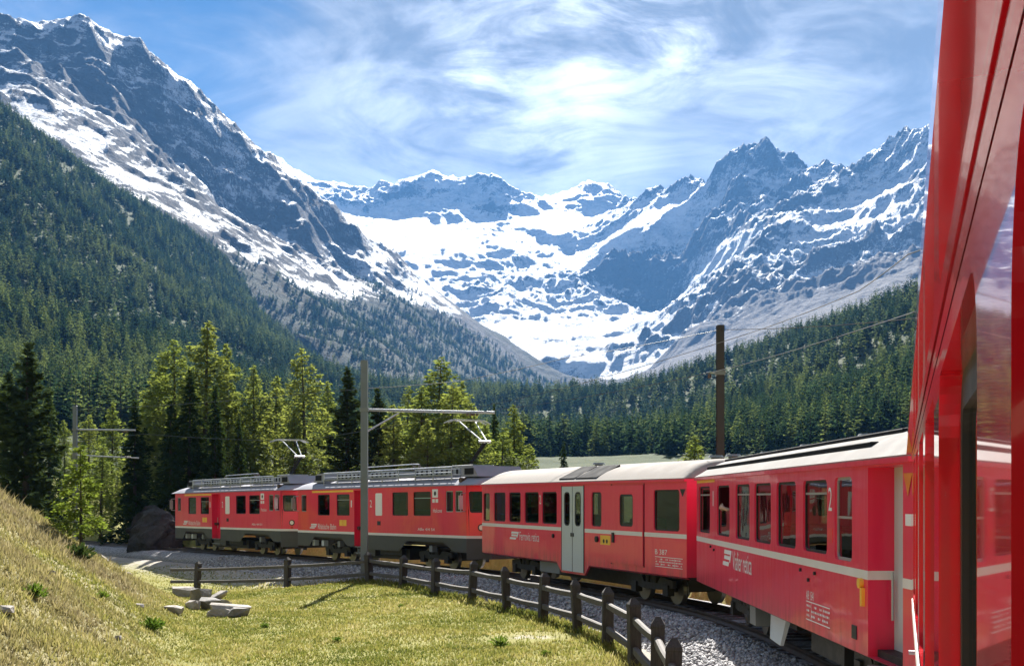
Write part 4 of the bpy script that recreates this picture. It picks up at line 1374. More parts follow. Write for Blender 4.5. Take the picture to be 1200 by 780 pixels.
def build_coaches():
    # ---- coach with slatted roof ribs, nearest one in full view
    W = [(0.30, 1.75), (2.60, 3.96), (4.58, 5.86), (6.27, 7.56), (7.96, 9.22), (9.65, 10.94)]
    wins = [(a, b, 1.855, 2.82) for a, b in W] + [(11.31, 12.09, 1.82, 2.84)]
    r, L, mp = coach('c3', 'red coach with dark ribs along its grey roof, next ahead of the window', M['red'], M['roof_grey'], wins, niche=(12.74, 13.98, 0.30), ribs=True,
                     win_kw={1: dict(pane=(0.0, 0.52)), 6: dict(frame='frame', bar=0.5)}, stripe_skip=[(12.74, 13.98)])
    c = r.children
    nm = lambda u, d, z: (L / 2 - 12.74 + 0.004, CW / 2 - (u - 12.74), z)
    # stripe continues over the cheek of the niche
    MB().box(L / 2 - 12.744, L / 2 - 12.738, CW / 2 - 0.30, CW / 2 - 0.001, 1.652, 1.755).build('stripe', M['cream'], r)
    rhb_emblem(r, 3.25, 1.31, 0.95, 0.30, mp)
    text_on(r, 'company_name', 'Viafier retica', 4.30, 1.28, 1.75, 0.34, mp)
    plate(r, 'class_strip', 0.05, 2.3, 2.895, 2.985, mp, 'yellow')
    text_on(r, 'class_number', '1', 2.12, 2.42, 0.09, 0.30, mp)
    text_on(r, 'class_number', '2', 11.02, 2.42, 0.17, 0.30, mp)
    plate(r, 'route_plate', 11.02, 11.22, 2.02, 2.20, mp, 'red_loco', 0.006)
    data_table(r, 9.85, 0.92, 1.25, 0.26, mp)
    text_on(r, 'coach_number', 'AB 1541', 9.85, 1.20, 0.42, 0.12, mp)
    g = MB(); g.cyl(mp(12.52, 0.0, 1.60), mp(12.52, -0.05, 1.60), 0.06, 12); g.box(L / 2 - 12.62, L / 2 - 12.55, CW / 2, CW / 2 + 0.04, 1.34, 1.55)
    g.build('tail_lamp', M['yellow'], r)
    for u, z in ((9.55, 1.58), (10.35, 1.58), (10.0, 1.47), (1.9, 1.60), (2.3, 1.55)):
        MB().cyl(mp(u, 0.0, z), mp(u, -0.03, z), 0.025, 8).build('hook', M['black'], r)
    plate(r, 'brake_indicator', 12.10, 12.30, 0.92, 1.08, mp, 'black', 0.01)
    plate(r, 'number_plate', 14.08, 14.28, 2.30, 2.42, mp, 'white', 0.008)
    tri = MB(); tri.add([mp(14.02, -0.008, 2.84), mp(14.30, -0.008, 2.84), mp(14.16, -0.008, 2.60)], [(0, 1, 2)]); tri.build('warning_triangle', M['orange'], r, fix=False)
    pl = MB(); pl.add([mp(7.0, 0.12, 0.76), mp(8.1, 0.12, 0.76), mp(8.0, 0.05, 0.33), mp(7.25, 0.05, 0.36), mp(7.0, 0.2, 0.76), mp(8.1, 0.2, 0.76), mp(8.0, 0.10, 0.33), mp(7.25, 0.10, 0.36)],
                      [(0, 1, 2, 3), (7, 6, 5, 4), (0, 4, 5, 1), (1, 5, 6, 2), (2, 6, 7, 3), (3, 7, 4, 0)])
    pl.build('battery_box', M['doorgrey'], r)
    underbox(r, L, 5.0, 5.5, 0.75, 1.15, 0.36, 0.72); underbox(r, L, 8.4, 10.2, -0.6, 0.9, 0.30, 0.73, 'steel'); underbox(r, L, 4.0, 6.2, -0.7, 0.6, 0.36, 0.73, 'steel')  # steel boxes added to darken the open space under the coach
    for u in (1.0, 4.5, 8.2): vent(r, L, u, 0.0, 3.45)
    # ---- luggage coach with the grey folding door
    wins = [(0.13, 0.75, 1.82, 2.73), (1.15, 2.21, 1.83, 2.75), (2.52, 3.54, 1.83, 2.75), (3.87, 5.01, 1.83, 2.75), (5.27, 6.38, 1.83, 2.75), (8.75, 9.37, 1.83, 2.73), (12.32, 13.59, 1.81, 2.77)]
    dz0 = 0.56
    r, L, mp = coach('c2', 'red coach with a pale grey folding door and cream roof', M['red'], M['roof_cream'], wins, rise=0.46,
                     lower=[(6.35, 0.78), (6.72, 0.50), (8.30, 0.50), (8.60, 0.78)], extra_holes=[(6.77, 8.25, 0.80, 2.90, 0.03), (10.51, 11.27, 1.87, 2.67, 0.08)],
                     stripe_skip=[(6.70, 8.32)], bars=False)
    for i, (a, b) in enumerate(((6.775, 7.50), (7.52, 8.245))):
        mb = MB()
        dm = lambda u, d, z: mp(u, d - 0.012, z)
        um = (a + b) / 2
        holed_wall(mb, a, b, dz0, 2.895, [(um - 0.20, um + 0.20, 1.81, 2.74, 0.14)], dm, 0.03)
        d = mb.build('door', M['doorgrey'], r)
        ring = rrect(um - 0.20, um + 0.20, 1.81, 2.74, 0.14)
        MB().add([dm(p, 0.02, q) for p, q in ring], [tuple(range(len(ring)))]).build('pane', M['glass'], d, fix=False)
        b2 = rrect(um - 0.165, um + 0.165, 1.845, 2.705, 0.11)
        n = len(ring)
        MB().add([dm(p, -0.004, q) for p, q in ring] + [dm(p, -0.004, q) for p, q in b2], [(j, (j + 1) % n, n + (j + 1) % n, n + j) for j in range(n)]).build('gasket', M['rubber'], d)
        MB().box(L / 2 - (a + 0.06 if i else b - 0.06) - 0.03, L / 2 - (a + 0.06 if i else b - 0.06) + 0.03, CW / 2 + 0.012, CW / 2 + 0.03, 1.52, 1.62).build('handle', M['black'], d)
    MB().box(L / 2 - 7.519, L / 2 - 7.501, CW / 2 - 0.01, CW / 2 + 0.016, dz0, 2.895).build('door_seal', M['rubber'], r)
    for a, b in ((6.735, 6.772), (8.248, 8.285)):
        MB().box(L / 2 - b, L / 2 - a, CW / 2 - 0.01, CW / 2 + 0.014, dz0, 2.92).build('door_seal', M['rubber'], r)
    # sliding luggage door
    mb = MB()
    dm = lambda u, d, z: mp(u, d - 0.03, z)
    holed_wall(mb, 10.01, 11.80, 0.93, 2.89, [(10.51, 11.27, 1.87, 2.67, 0.10)], dm, 0.04)
    for a, b, c, d_ in ((10.01, 10.01, 0.93, 2.89), (11.80, 11.80, 0.93, 2.89)):
        mb.add([dm(a, 0, c), dm(a, 0, d_), dm(a, 0.03, d_), dm(a, 0.03, c)], [(0, 1, 2, 3)])
    d = mb.build('luggage_door', M['red'], r)
    window(d, 10.51, 11.27, 1.87, 2.67, 0.10, dm, depth=0.025, fw=0.05) if False else None
    ring = rrect(10.51, 11.27, 1.87, 2.67, 0.10); b2 = rrect(10.56, 11.22, 1.92, 2.62, 0.06); n = len(ring)
    MB().add([dm(p, 0.012, q) for p, q in ring] + [dm(p, 0.012, q) for p, q in b2], [(j, (j + 1) % n, n + (j + 1) % n, n + j) for j in range(n)]).build('gasket', M['rubber'], d)
    MB().add([dm(p, 0.022, q) for p, q in ring], [tuple(range(n))]).build('pane', M['glass'], d, fix=False)
    MB().box(L / 2 - 10.22, L / 2 - 10.10, CW / 2 + 0.03, CW / 2 + 0.06, 1.45, 1.70).build('handle', M['black'], d)
    for (a, b, c, e) in ((9.97, 10.0, 0.90, 2.93), (11.81, 11.84, 0.90, 2.93)):
        MB().box(L / 2 - b, L / 2 - a, CW / 2 - 0.01, CW / 2 + 0.010, c, e).build('door_seal', M['rubber'], r)
    plate(d, 'stripe', 10.03, 11.78, 1.652, 1.755, dm, 'cream', 0.004)
    plate(r, 'bicycle_sign', 9.32, 9.92, 1.37, 1.61, mp, 'yellow', 0.006)
    bi = MB()
    for uu in (9.53, 9.72): bi.cyl(mp(uu, -0.0065, 1.46), mp(uu, -0.009, 1.46), 0.055, 12)
    bi.build('sign_symbol', M['black'], r)
    rhb_emblem(r, 2.60, 1.30, 0.80, 0.24, mp)
    text_on(r, 'company_name', 'Ferrovia retica', 3.46, 1.29, 1.60, 0.26, mp)
    text_on(r, 'coach_number', 'B 387', 12.40, 1.25, 0.60, 0.12, mp)
    data_table(r, 12.40, 0.96, 1.35, 0.24, mp)
    text_on(r, 'class_number', '2', 5.07, 2.40, 0.13, 0.26, mp)
    tri = MB(); tri.add([mp(13.62, -0.006, 2.78), mp(13.88, -0.006, 2.78), mp(13.75, -0.006, 2.60)], [(0, 1, 2)]); tri.build('warning_triangle', M['rubber'], r, fix=False)
    g = MB(); g.cyl(mp(9.12, 0.0, 1.5), mp(9.12, -0.05, 1.5), 0.08, 12); g.build('door_button', M['black'], r)
    g = MB(); g.cyl(mp(6.15, 0.0, 1.5), mp(6.15, -0.04, 1.5), 0.06, 12); g.build('door_button', M['black'], r)
    # dark sloping panels let into the roof above the door
    for a, b in ((6.5, 7.55), (7.65, 9.0)):
        y0, y1 = 1.30, 0.72
        z0 = rz_at(y0, 3.03, 0.46) + 0.03; z1 = rz_at(y1, 3.03, 0.46) + 0.05
        mb = MB(); mb.add([(L / 2 - a, y0, z0), (L / 2 - b, y0, z0), (L / 2 - b - 0.25, y1, z1), (L / 2 - a - 0.25, y1, z1),
                           (L / 2 - a, y0, z0 - 0.12), (L / 2 - b, y0, z0 - 0.12), (L / 2 - b - 0.25, y1, z1 - 0.3), (L / 2 - a - 0.25, y1, z1 - 0.3)],
                          [(0, 1, 2, 3), (7, 6, 5, 4), (0, 4, 5, 1), (1, 5, 6, 2), (2, 6, 7, 3), (3, 7, 4, 0)])
        mb.build('roof_panel', M['rib'], r)
    for u in (5.9, 12.6, 13.4): vent(r, L, u, -0.2, 3.50, 0.20)
    underbox(r, L, 4.6, 6.1, 0.5, 1.12, 0.40, 0.73); underbox(r, L, 4.3, 10.0, -0.9, 0.49, 0.28, 0.73, 'steel')  # long steel box added to hide bright ground under the coach
    # ---- the coach we look out of
    S0 = [(-2.95, -1.62), (-0.42, 0.96), (1.39, 2.85), (3.25, 4.60), (4.98, 6.30), (6.68, 8.00), (8.38, 9.62)]
    wins = sorted([(10.7 - b, 10.7 - a, 1.855, 2.85) for a, b in S0])
    ix = [i for i, w in enumerate(wins) if abs(w[1] - 11.12) < 0.02][0]
    r, L, mp = coach('own', 'glossy red coach side with deep window openings, seen close along its wall', M['red_gloss'], M['roof_grey'], wins, ez=3.02, fw=0.05, reveal=0.07, wr=0.13, k=8, over=0.035,
                     win_kw={ix: dict(pane=(0.0, 0.10)), **{i: dict(depth=0.045, fw=0.075, bar=None, frame='rubber') for i in range(7) if i != ix}}, bars=True)
    # grooved cant rail above the windows
    for z, t in ((2.935, 0.012), (2.905, 0.006)):
        MB().box(-L / 2, L / 2, CW / 2 + 0.001, CW / 2 + t, z, z + 0.016).build('cant_moulding', M['red_gloss'], r)
    for z in (1.35, 1.22, 1.10, 0.98):
        mb = MB(); mb.cyl(mp(0.35, 0, z), mp(0.35, -0.03, z), 0.018, 8); mb.build('bolt', M['tube'], r)


# ------------------------------------------------------------------ the two electric railcars
def railcar(key, label, orange_red, name_txt, panto):
    m, L = car_frame(key)
    root = empty('electric_railcar')
    root.matrix_world = m
    tag(root, label, 'railcar', 'electric railcars at the head of the train')
    EZ, ZB, ZS = 3.03, 0.60, 1.18
    hw = CW / 2
    wins = [(1.99, 3.12, 1.92, 2.79), (3.77, 4.93, 1.92, 2.79), (8.48, 9.68, 1.94, 2.82), (10.08, 11.33, 1.94, 2.82)]
    cab = [(0.34, 0.87, 2.07, 2.80), (12.36, 12.86, 2.08, 2.83), (12.98, 13.50, 2.08, 2.83)]
    cab_r = [(0.34, 0.87, 2.07, 2.80), (12.4, 13.2, 2.08, 2.83)]
    NI = (5.34, 6.46, 0.32)
    body = MB(); skirt = MB()
    arches = [(1.15, 1.65, 4.15, 4.75), (9.0, 9.6, 12.2, 12.9)]
    for s in (1, -1):
        mp = side_map(L, s)
        hs = [(a, b, c, d, 0.06) for a, b, c, d in wins + (cab if s > 0 else cab_r)]
        for a, b in ((0.0, NI[0]), (NI[1], L)):
            holed_wall(body, a, b, ZS, EZ, [h for h in hs if a <= h[0] and h[1] <= b], mp, 0.04)
        holed_wall(body, NI[0], NI[1], 2.93, EZ, [], mp)
        if s > 0:
            recess(root, body, L, NI[0], NI[1], ZB + 0.1, 2.93, NI[2], s, 'red', mp)
        else:
            holed_wall(body, NI[0], NI[1], ZS, 2.93, [], mp)
            holed_wall(skirt, NI[0], NI[1], ZB + 0.1, ZS, [], mp)
        # skirt with bogie cut-outs
        def sq(p): skirt.add([mp(a, 0, z) for a, z in p], [tuple(range(len(p)))])
        top = ZS
        for (e0, e1), (A, B, C, D) in zip(((0.0, NI[0]), (NI[1], L)), arches):
            sq([(e0, ZB), (A, ZB), (A, top), (e0, top)]); sq([(A, ZB), (B, 1.0), (B, top), (A, top)])
            sq([(B, 1.0), (C, 1.0), (C, top), (B, top)]); sq([(C, 1.0), (D, ZB + 0.08), (D, top), (C, top)])
            sq([(D, ZB + 0.08), (e1, ZB + 0.08), (e1, top), (D, top)])
        for i, (a, b, c, d) in enumerate(wins):
            window(root, a, b, c, d, 0.06, mp, depth=0.025, fw=0.03, bar=(0.72 if i % 2 else None))
        for a, b, c, d in (cab if s > 0 else cab_r):
            window(root, a, b, c, d, 0.06, mp, depth=0.025, fw=0.035, frame='frame')
        for a, b in ((0.0, NI[0]), (NI[1], L)):
            plate(root, 'stripe', a, b, ZS - 0.01, ZS + 0.085, mp, 'cream', 0.005)
    # cab fronts: two raked corners and a flat face with one wide window each
    for e in (-1, 1):
        X0 = e * L / 2; X1 = e * (L / 2 + 0.62)
        def fmap(pa, pb, e=e):
            A = Vector(pa); B = Vector(pb); W = (B - A).length
            nrm = Vector(((B - A).y, -(B - A).x)).normalized()
            if nrm.x * e < 0: nrm = -nrm
            def f(u, d, z):
                q = A + (B - A) * (u / W) - nrm * d
                rake = 0.10 * max(0, (z - 1.9)) * e
                return (q.x - rake, q.y, z)
            return f, W
        for pa, pb in (((X0, hw), (X1, 0.72)), ((X1, 0.72), (X1, -0.72)), ((X1, -0.72), (X0, -hw))):
            f, W = fmap(pa, pb)
            mid = pa[1] * pb[1] < 0
            h = [(0.10 if mid else 0.13, W - (0.10 if mid else 0.08), 2.06, 2.80, 0.08)]
            holed_wall(body, 0, W, ZS, EZ, h, f, 0.03)
            holed_wall(skirt, 0, W, ZB - 0.15, ZS, [], f)
            window(root, h[0][0], h[0][1], 2.06, 2.80, 0.08, f, depth=0.02, fw=0.04, frame='rubber')
            plate(root, 'stripe', 0, W, ZS - 0.01, ZS + 0.085, f, 'cream', 0.005)
            if not mid:
                lm = MB(); c = f(W * 0.62, -0.02, 1.55); c2 = f(W * 0.62, 0.05, 1.55)
                lm.cyl(c2, c, 0.13, 16)
                hl = lm.build('headlight', M['rubber'], root)
                c3 = f(W * 0.62, -0.024, 1.55)
                MB().cyl(c, c3, 0.09, 14).build('lens', M['lamp'], hl)
                c = f(W * 0.62, -0.02, 1.33); c2 = f(W * 0.62, 0.03, 1.33)
                MB().cyl(c2, c, 0.06, 12).build('tail_lamp', M['red_gloss'], root)
        mb = MB()
        mb.cyl((e * (L / 2 + 0.4), 0, 0.68), (e * (L / 2 + 0.95), 0, 0.68), 0.08, 10); mb.cyl((e * (L / 2 + 0.92), 0, 0.68), (e * (L / 2 + 0.97), 0, 0.68), 0.18, 14)
        mb.build('coupler', M['steel'], root)
        mb = MB(); mb.tube([(e * (L / 2 - 0.08), hw + 0.0, 2.1), (e * (L / 2 - 0.02), hw + 0.22, 2.12), (e * (L / 2 - 0.02), hw + 0.22, 2.72), (e * (L / 2 - 0.08), hw, 2.74)], 0.018, 6)
        mb.box(e * (L / 2 - 0.02) - 0.03, e * (L / 2 - 0.02) + 0.03, hw + 0.14, hw + 0.30, 2.18, 2.66)
        mb.build('mirror', M['frame'], root)
    body.build('body', M['red_loco'] if orange_red else M['red'], root)
    skirt.build('skirt', M['skirt'], root)
    MB().box(-L / 2, L / 2, -hw + 0.33, hw - 0.33, 0.90, 1.05).build('floor', M['floor_in'], root)
    # roof: long shell reaching over the cabs
    LR = L + 1.0
    roof_mesh(LR, EZ, 0.36, 0.03, 0.75, 14, 3.2).build('roof', M['roof_alu'], root, smooth=True)
    mp = side_map(L, 1)
    plate(root, 'class_strip', 1.45, 5.25, 2.875, 2.955, mp, 'yellow')
    rhb_emblem(root, 1.20, 1.36, 0.72, 0.20, mp)
    text_on(root, 'company_name', 'Rhätische Bahn', 2.02, 1.34, 1.70, 0.23, mp)
    text_on(root, 'class_number', '1', 5.05, 2.26, 0.09, 0.28, mp)
    text_on(root, 'class_number', '2', 6.68, 2.26, 0.16, 0.28, mp)
    plate(root, 'timetable_panel', 7.15, 7.68, 1.93, 2.80, mp, 'white', 0.012, r=0.06)
    plate(root, 'ticket_sign', 7.28, 7.55, 1.56, 1.72, mp, 'black', 0.008)
    for a in (4.03, 4.36): plate(root, 'bicycle_sign', a, a + 0.29, 1.50, 1.74, mp, 'yellow', 0.006)
    a = plate(root, 'coat_of_arms', 11.45, 11.84, 2.60, 2.90, mp, 'white', 0.006)
    MB().cyl(mp(11.645, -0.0065, 2.75), mp(11.645, -0.009, 2.75), 0.08, 10).build('crest', M['rubber'], a)
    for q in (11.45, 11.68): plate(root, 'coat_of_arms', q, q + 0.17, 2.42, 2.55, mp, 'white', 0.006)
    text_on(root, 'train_name', name_txt, 11.50, 2.06, 0.62, 0.15, mp)
    text_on(root, 'unit_number', 'ABe 4/4 54' if orange_red else 'ABe 4/4 51', 10.4, 1.40, 1.2, 0.10, mp)
    # underfloor boxes, the widest added to darken the gap below; sand boxes
    underbox(root, L, 4.9, 9.2, -0.95, 0.98, 0.26, 0.70, 'steel'); underbox(root, L, 5.4, 6.9, 0.99, 1.22, 0.34, 0.62, 'skirt'); underbox(root, L, 7.2, 8.9, 0.7, 1.15, 0.42, 0.68, 'steel')
    for u, q in ((1.2, 'doorgrey'), (2.1, 'doorgrey'), (3.6, 'boxgrey'), (11.0, 'boxgrey')): underbox(root, L, u, u + 0.22, 1.0, 1.2, 0.62, 0.86, q)
    bogies(root, L, 2.9)
    seats(root, [2.0, 3.45, 5.0, 8.3, 9.9, 11.4], L, 1.05)
    # roof gear
    def rb(name, u0, u1, y0, y1, z0, z1, mat): return MB().cbox(L / 2 - u1, L / 2 - u0, y0, y1, z0, z1, 0.03).build(name, M[mat], root)
    for u0 in (0.9, 12.9):
        fr = MB()
        x1, x0 = L / 2 - u0, L / 2 - u0 - 1.1
        fr.prism([(x0, 3.32), (x1, 3.32), (x1 - (0 if u0 > 5 else 0.35), 3.70), (x0 + (0.35 if u0 > 5 else 0), 3.70)], 'y', -1.0, 1.0)
        q = fr.build('roof_box', M['roof_alu'], root)
        MB().box(x0 + 0.30, x1 - 0.22, 1.001, 1.012, 3.40, 3.62).build('grille', M['rib'], q)
        MB().box(x0 + 0.30, x1 - 0.22, -1.012, -1.001, 3.40, 3.62).build('grille', M['rib'], q)
    for (u0, u1) in ((2.4, 4.9), (5.4, 7.6), (9.0, 12.2)):
        q = rb('resistor_bank', u0, u1, -0.62, 0.62, 3.36, 3.66, 'boxgrey')
        n = max(3, int((u1 - u0) / 0.35))
        for i in range(n):
            x = L / 2 - u0 - (i + 0.5) * (u1 - u0) / n
            MB().box(x - 0.06, x + 0.06, 0.615, 0.635, 3.40, 3.62).build('grille', M['rib'], q)
    for s in (1, -1):
        wb = MB()
        for u in np.arange(2.2, 12.6, 0.55):
            x = L / 2 - u
            wb.box(x - 0.02, x + 0.02, s * 1.02 - 0.16, s * 1.02 + 0.16, 3.345, 3.40)
        wb.box(L / 2 - 12.6, L / 2 - 2.2, s * 1.02 - 0.18, s * 1.02 - 0.02, 3.40, 3.425); wb.box(L / 2 - 12.6, L / 2 - 2.2, s * 1.02 + 0.02, s * 1.02 + 0.18, 3.40, 3.425)
        wb.build('roof_walkway', M['tube'], root)
        rl = MB()
        for u in np.arange(2.3, 12.7, 1.28):
            rl.cyl((L / 2 - u, s * 1.18, 3.20), (L / 2 - u, s * 1.18, 3.68), 0.022, 6)
        rl.cyl((L / 2 - 2.3, s * 1.18, 3.68), (L / 2 - 12.54, s * 1.18, 3.68), 0.028, 6)
        rl.cyl((L / 2 - 2.3, s * 1.18, 3.50), (L / 2 - 12.54, s * 1.18, 3.50), 0.016, 6)
        rl.build('roof_handrail', M['tube'], root)
    for u in (4.4, 8.2, 8.6):
        ins = MB()
        for k in range(4): ins.cyl((L / 2 - u, 0.2, 3.66 + 0.06 * k), (L / 2 - u, 0.2, 3.70 + 0.06 * k), 0.07, 10, 0.04)
        ins.build('insulator', M['insul'], root)
    MB().tube([(L / 2 - 4.4, 0.2, 3.90), (L / 2 - 8.2, 0.2, 3.92), (L / 2 - 8.6, 0.2, 3.9)], 0.02, 6).build('roof_cable', M['tube'], root)
    rh = MB()
    rh.cyl((L / 2 - 13.2, 0.95, 3.20), (L / 2 - 13.2, 1.24, 3.20), 0.07, 12, 0.10); rh.build('horn', M['insul'], root)
    # single-arm pantograph above the rear bogie
    ub = panto
    bx = L / 2 - ub
    base = MB()
    for y in (-0.45, 0.45): base.tube([(bx - 0.7, y, 3.74), (bx + 0.7, y, 3.74)], 0.03, 6)
    for x in (-0.65, 0.65): base.tube([(bx + x, -0.45, 3.74), (bx + x, 0.45, 3.74)], 0.03, 6)
    for x in (-0.6, 0.6):
        for y in (-0.45, 0.45): base.cyl((bx + x, y, 3.38), (bx + x, y, 3.74), 0.05, 8)
    pb = base.build('pantograph', M['boxgrey'], root)
    kx = bx - 0.78
    MB().tube([(bx + 0.35, -0.08, 3.78), (kx, -0.08, 4.58)], 0.05, 8).build('lower_arm', M['rib'], pb)
    MB().tube([(bx + 0.1, 0.12, 3.78), (kx - 0.05, 0.10, 4.52)], 0.028, 6).build('lower_arm', M['rib'], pb)
    MB().tube([(kx, -0.1, 4.60), (bx + 0.35, -0.35, 5.36)], 0.026, 6).tube([(kx, 0.1, 4.60), (bx + 0.35, 0.35, 5.36)], 0.026, 6).cyl((kx, -0.25, 4.59), (kx, 0.25, 4.59), 0.045, 8).build('upper_arm', M['tube'], pb)
    hd = MB()
    for x in (0.22, 0.50):
        hd.tube([(bx + x, -0.92, 5.30), (bx + x, -0.62, 5.42), (bx + x, 0.62, 5.42), (bx + x, 0.92, 5.30)], 0.025, 6)
    hd.tube([(bx + 0.22, -0.4, 5.38), (bx + 0.50, -0.4, 5.38)], 0.02, 6).tube([(bx + 0.22, 0.4, 5.38), (bx + 0.50, 0.4, 5.38)], 0.02, 6)
    hd.build('contact_head', M['tube'], pb)
    return root


def build_train():
    build_coaches()
    railcar('l2', 'red electric railcar coupled ahead of the cream-roofed coach, the mast standing before it', True, 'Hakone', 12.1)
    railcar('l1', 'leading red electric railcar at the front end of the train by the dark boulder', False, 'Poschiavo', 12.1)



def build_person():
    """passenger behind the lowered window, forearm and hand on its edge"""
    m, L = car_frame('c3')
    def P(u, y, z): return Vector((L / 2 - u, y, z))
    base = P(3.15, 0.80, 0.95)
    J = {'pelvis': ((3.15, 0.72, 1.80), .15), 'chest': ((3.12, 0.80, 2.22), .16), 'neck': ((3.10, 0.86, 2.42), .06), 'head': ((3.08, 0.92, 2.55), .09), 'crown': ((3.08, 0.92, 2.66), .075),
         'shL': ((2.90, 0.86, 2.33), .07), 'elL': ((2.78, 1.10, 2.30), .05), 'wrL': ((3.05, 1.33, 2.38), .034), 'haL': ((3.14, 1.345, 2.41), .035),
         'shR': ((3.34, 0.86, 2.33), .07), 'elR': ((3.56, 1.08, 2.29), .05), 'wrR': ((3.42, 1.335, 2.385), .034), 'haR': ((3.34, 1.35, 2.41), .035),
         'hipL': ((3.05, 0.72, 1.70), .11), 'knL': ((3.03, 0.74, 1.32), .075), 'anL': ((3.03, 0.72, 1.0), .05), 'hipR': ((3.25, 0.72, 1.70), .11), 'knR': ((3.27, 0.74, 1.32), .075), 'anR': ((3.27, 0.72, 1.0), .05)}
    E = [('pelvis', 'chest'), ('chest', 'neck'), ('neck', 'head'), ('head', 'crown'), ('chest', 'shL'), ('shL', 'elL'), ('elL', 'wrL'), ('wrL', 'haL'), ('chest', 'shR'), ('shR', 'elR'), ('elR', 'wrR'), ('wrR', 'haR'),
         ('pelvis', 'hipL'), ('hipL', 'knL'), ('knL', 'anL'), ('pelvis', 'hipR'), ('hipR', 'knR'), ('knR', 'anR')]
    for s, d in (('L', 1), ('R', -1)):
        hx, hy, hz = J['ha' + s][0]
        for k, (dz, ln) in enumerate(((0.028, 0.075), (0.010, 0.085), (-0.009, 0.08), (-0.027, 0.062))):
            J['f%s%da' % (s, k)] = ((hx + d * 0.045, hy + 0.006, hz + dz), .010)
            J['f%s%db' % (s, k)] = ((hx + d * (0.045 + ln * 0.55), hy + 0.012, hz + dz - 0.008), .009)
            J['f%s%dc' % (s, k)] = ((hx + d * (0.045 + ln * 0.8), hy + 0.002, hz + dz - 0.03), .007)
            E += [('ha' + s, 'f%s%da' % (s, k)), ('f%s%da' % (s, k), 'f%s%db' % (s, k)), ('f%s%db' % (s, k), 'f%s%dc' % (s, k))]
        J['t%sa' % s] = ((hx + d * 0.01, hy - 0.01, hz + 0.045), .012); J['t%sb' % s] = ((hx + d * 0.045, hy - 0.012, hz + 0.065), .009)
        E += [('ha' + s, 't%sa' % s), ('t%sa' % s, 't%sb' % s)]
    keys = list(J)
    def grow(names, name, add, mat, parent):
        ks = [k for k in keys if k in names]
        me = bpy.data.meshes.new(name)
        me.from_pydata([tuple(P(*J[k][0]) - base) for k in ks], [(ks.index(a), ks.index(b)) for a, b in E if a in ks and b in ks], [])
        o = link(name, me, None, parent)
        md = o.modifiers.new('skin', 'SKIN')
        sk = me.skin_vertices[0].data
        for i, k in enumerate(ks):
            r = J[k][1] + add; sk[i].radius = (r, r); sk[i].use_root = (k == ks[0])
        o.modifiers.new('sub', 'SUBSURF').levels = 1
        o.modifiers['sub'].render_levels = 2
        dg = bpy.context.evaluated_depsgraph_get()
        nm = bpy.data.meshes.new_from_object(o.evaluated_get(dg))
        o.modifiers.clear(); o.data = nm
        nm.materials.clear(); nm.materials.append(M[mat])
        return o
    o = grow(set(keys), 'person', 0.0, 'skin', None)
    o.matrix_world = m @ Matrix.Translation(base)
    tag(o, 'person behind the lowered coach window with forearms on its edge', 'person')
    grow({'pelvis', 'chest', 'shL', 'shR', 'elL', 'elR', 'hipL', 'hipR', 'knL', 'knR', 'anL', 'anR'}, 'clothes', 0.012, 'jacket', o)
    hm = MB(); c = P(*J['crown'][0]) - base
    hm.cyl(tuple(c + Vector((0, -0.02, -0.05))), tuple(c + Vector((0, -0.02, 0.06))), 0.105, 12, 0.07); hm.build('hair', M['black'], o)


build_train()
build_person()
# ------------------------------------------------------------------ fence, masts, wires
def ray(px, py, d):
    return ((px - 600) / FPX * d, d, CAMZ + (HORIZ - py) / FPX * d)


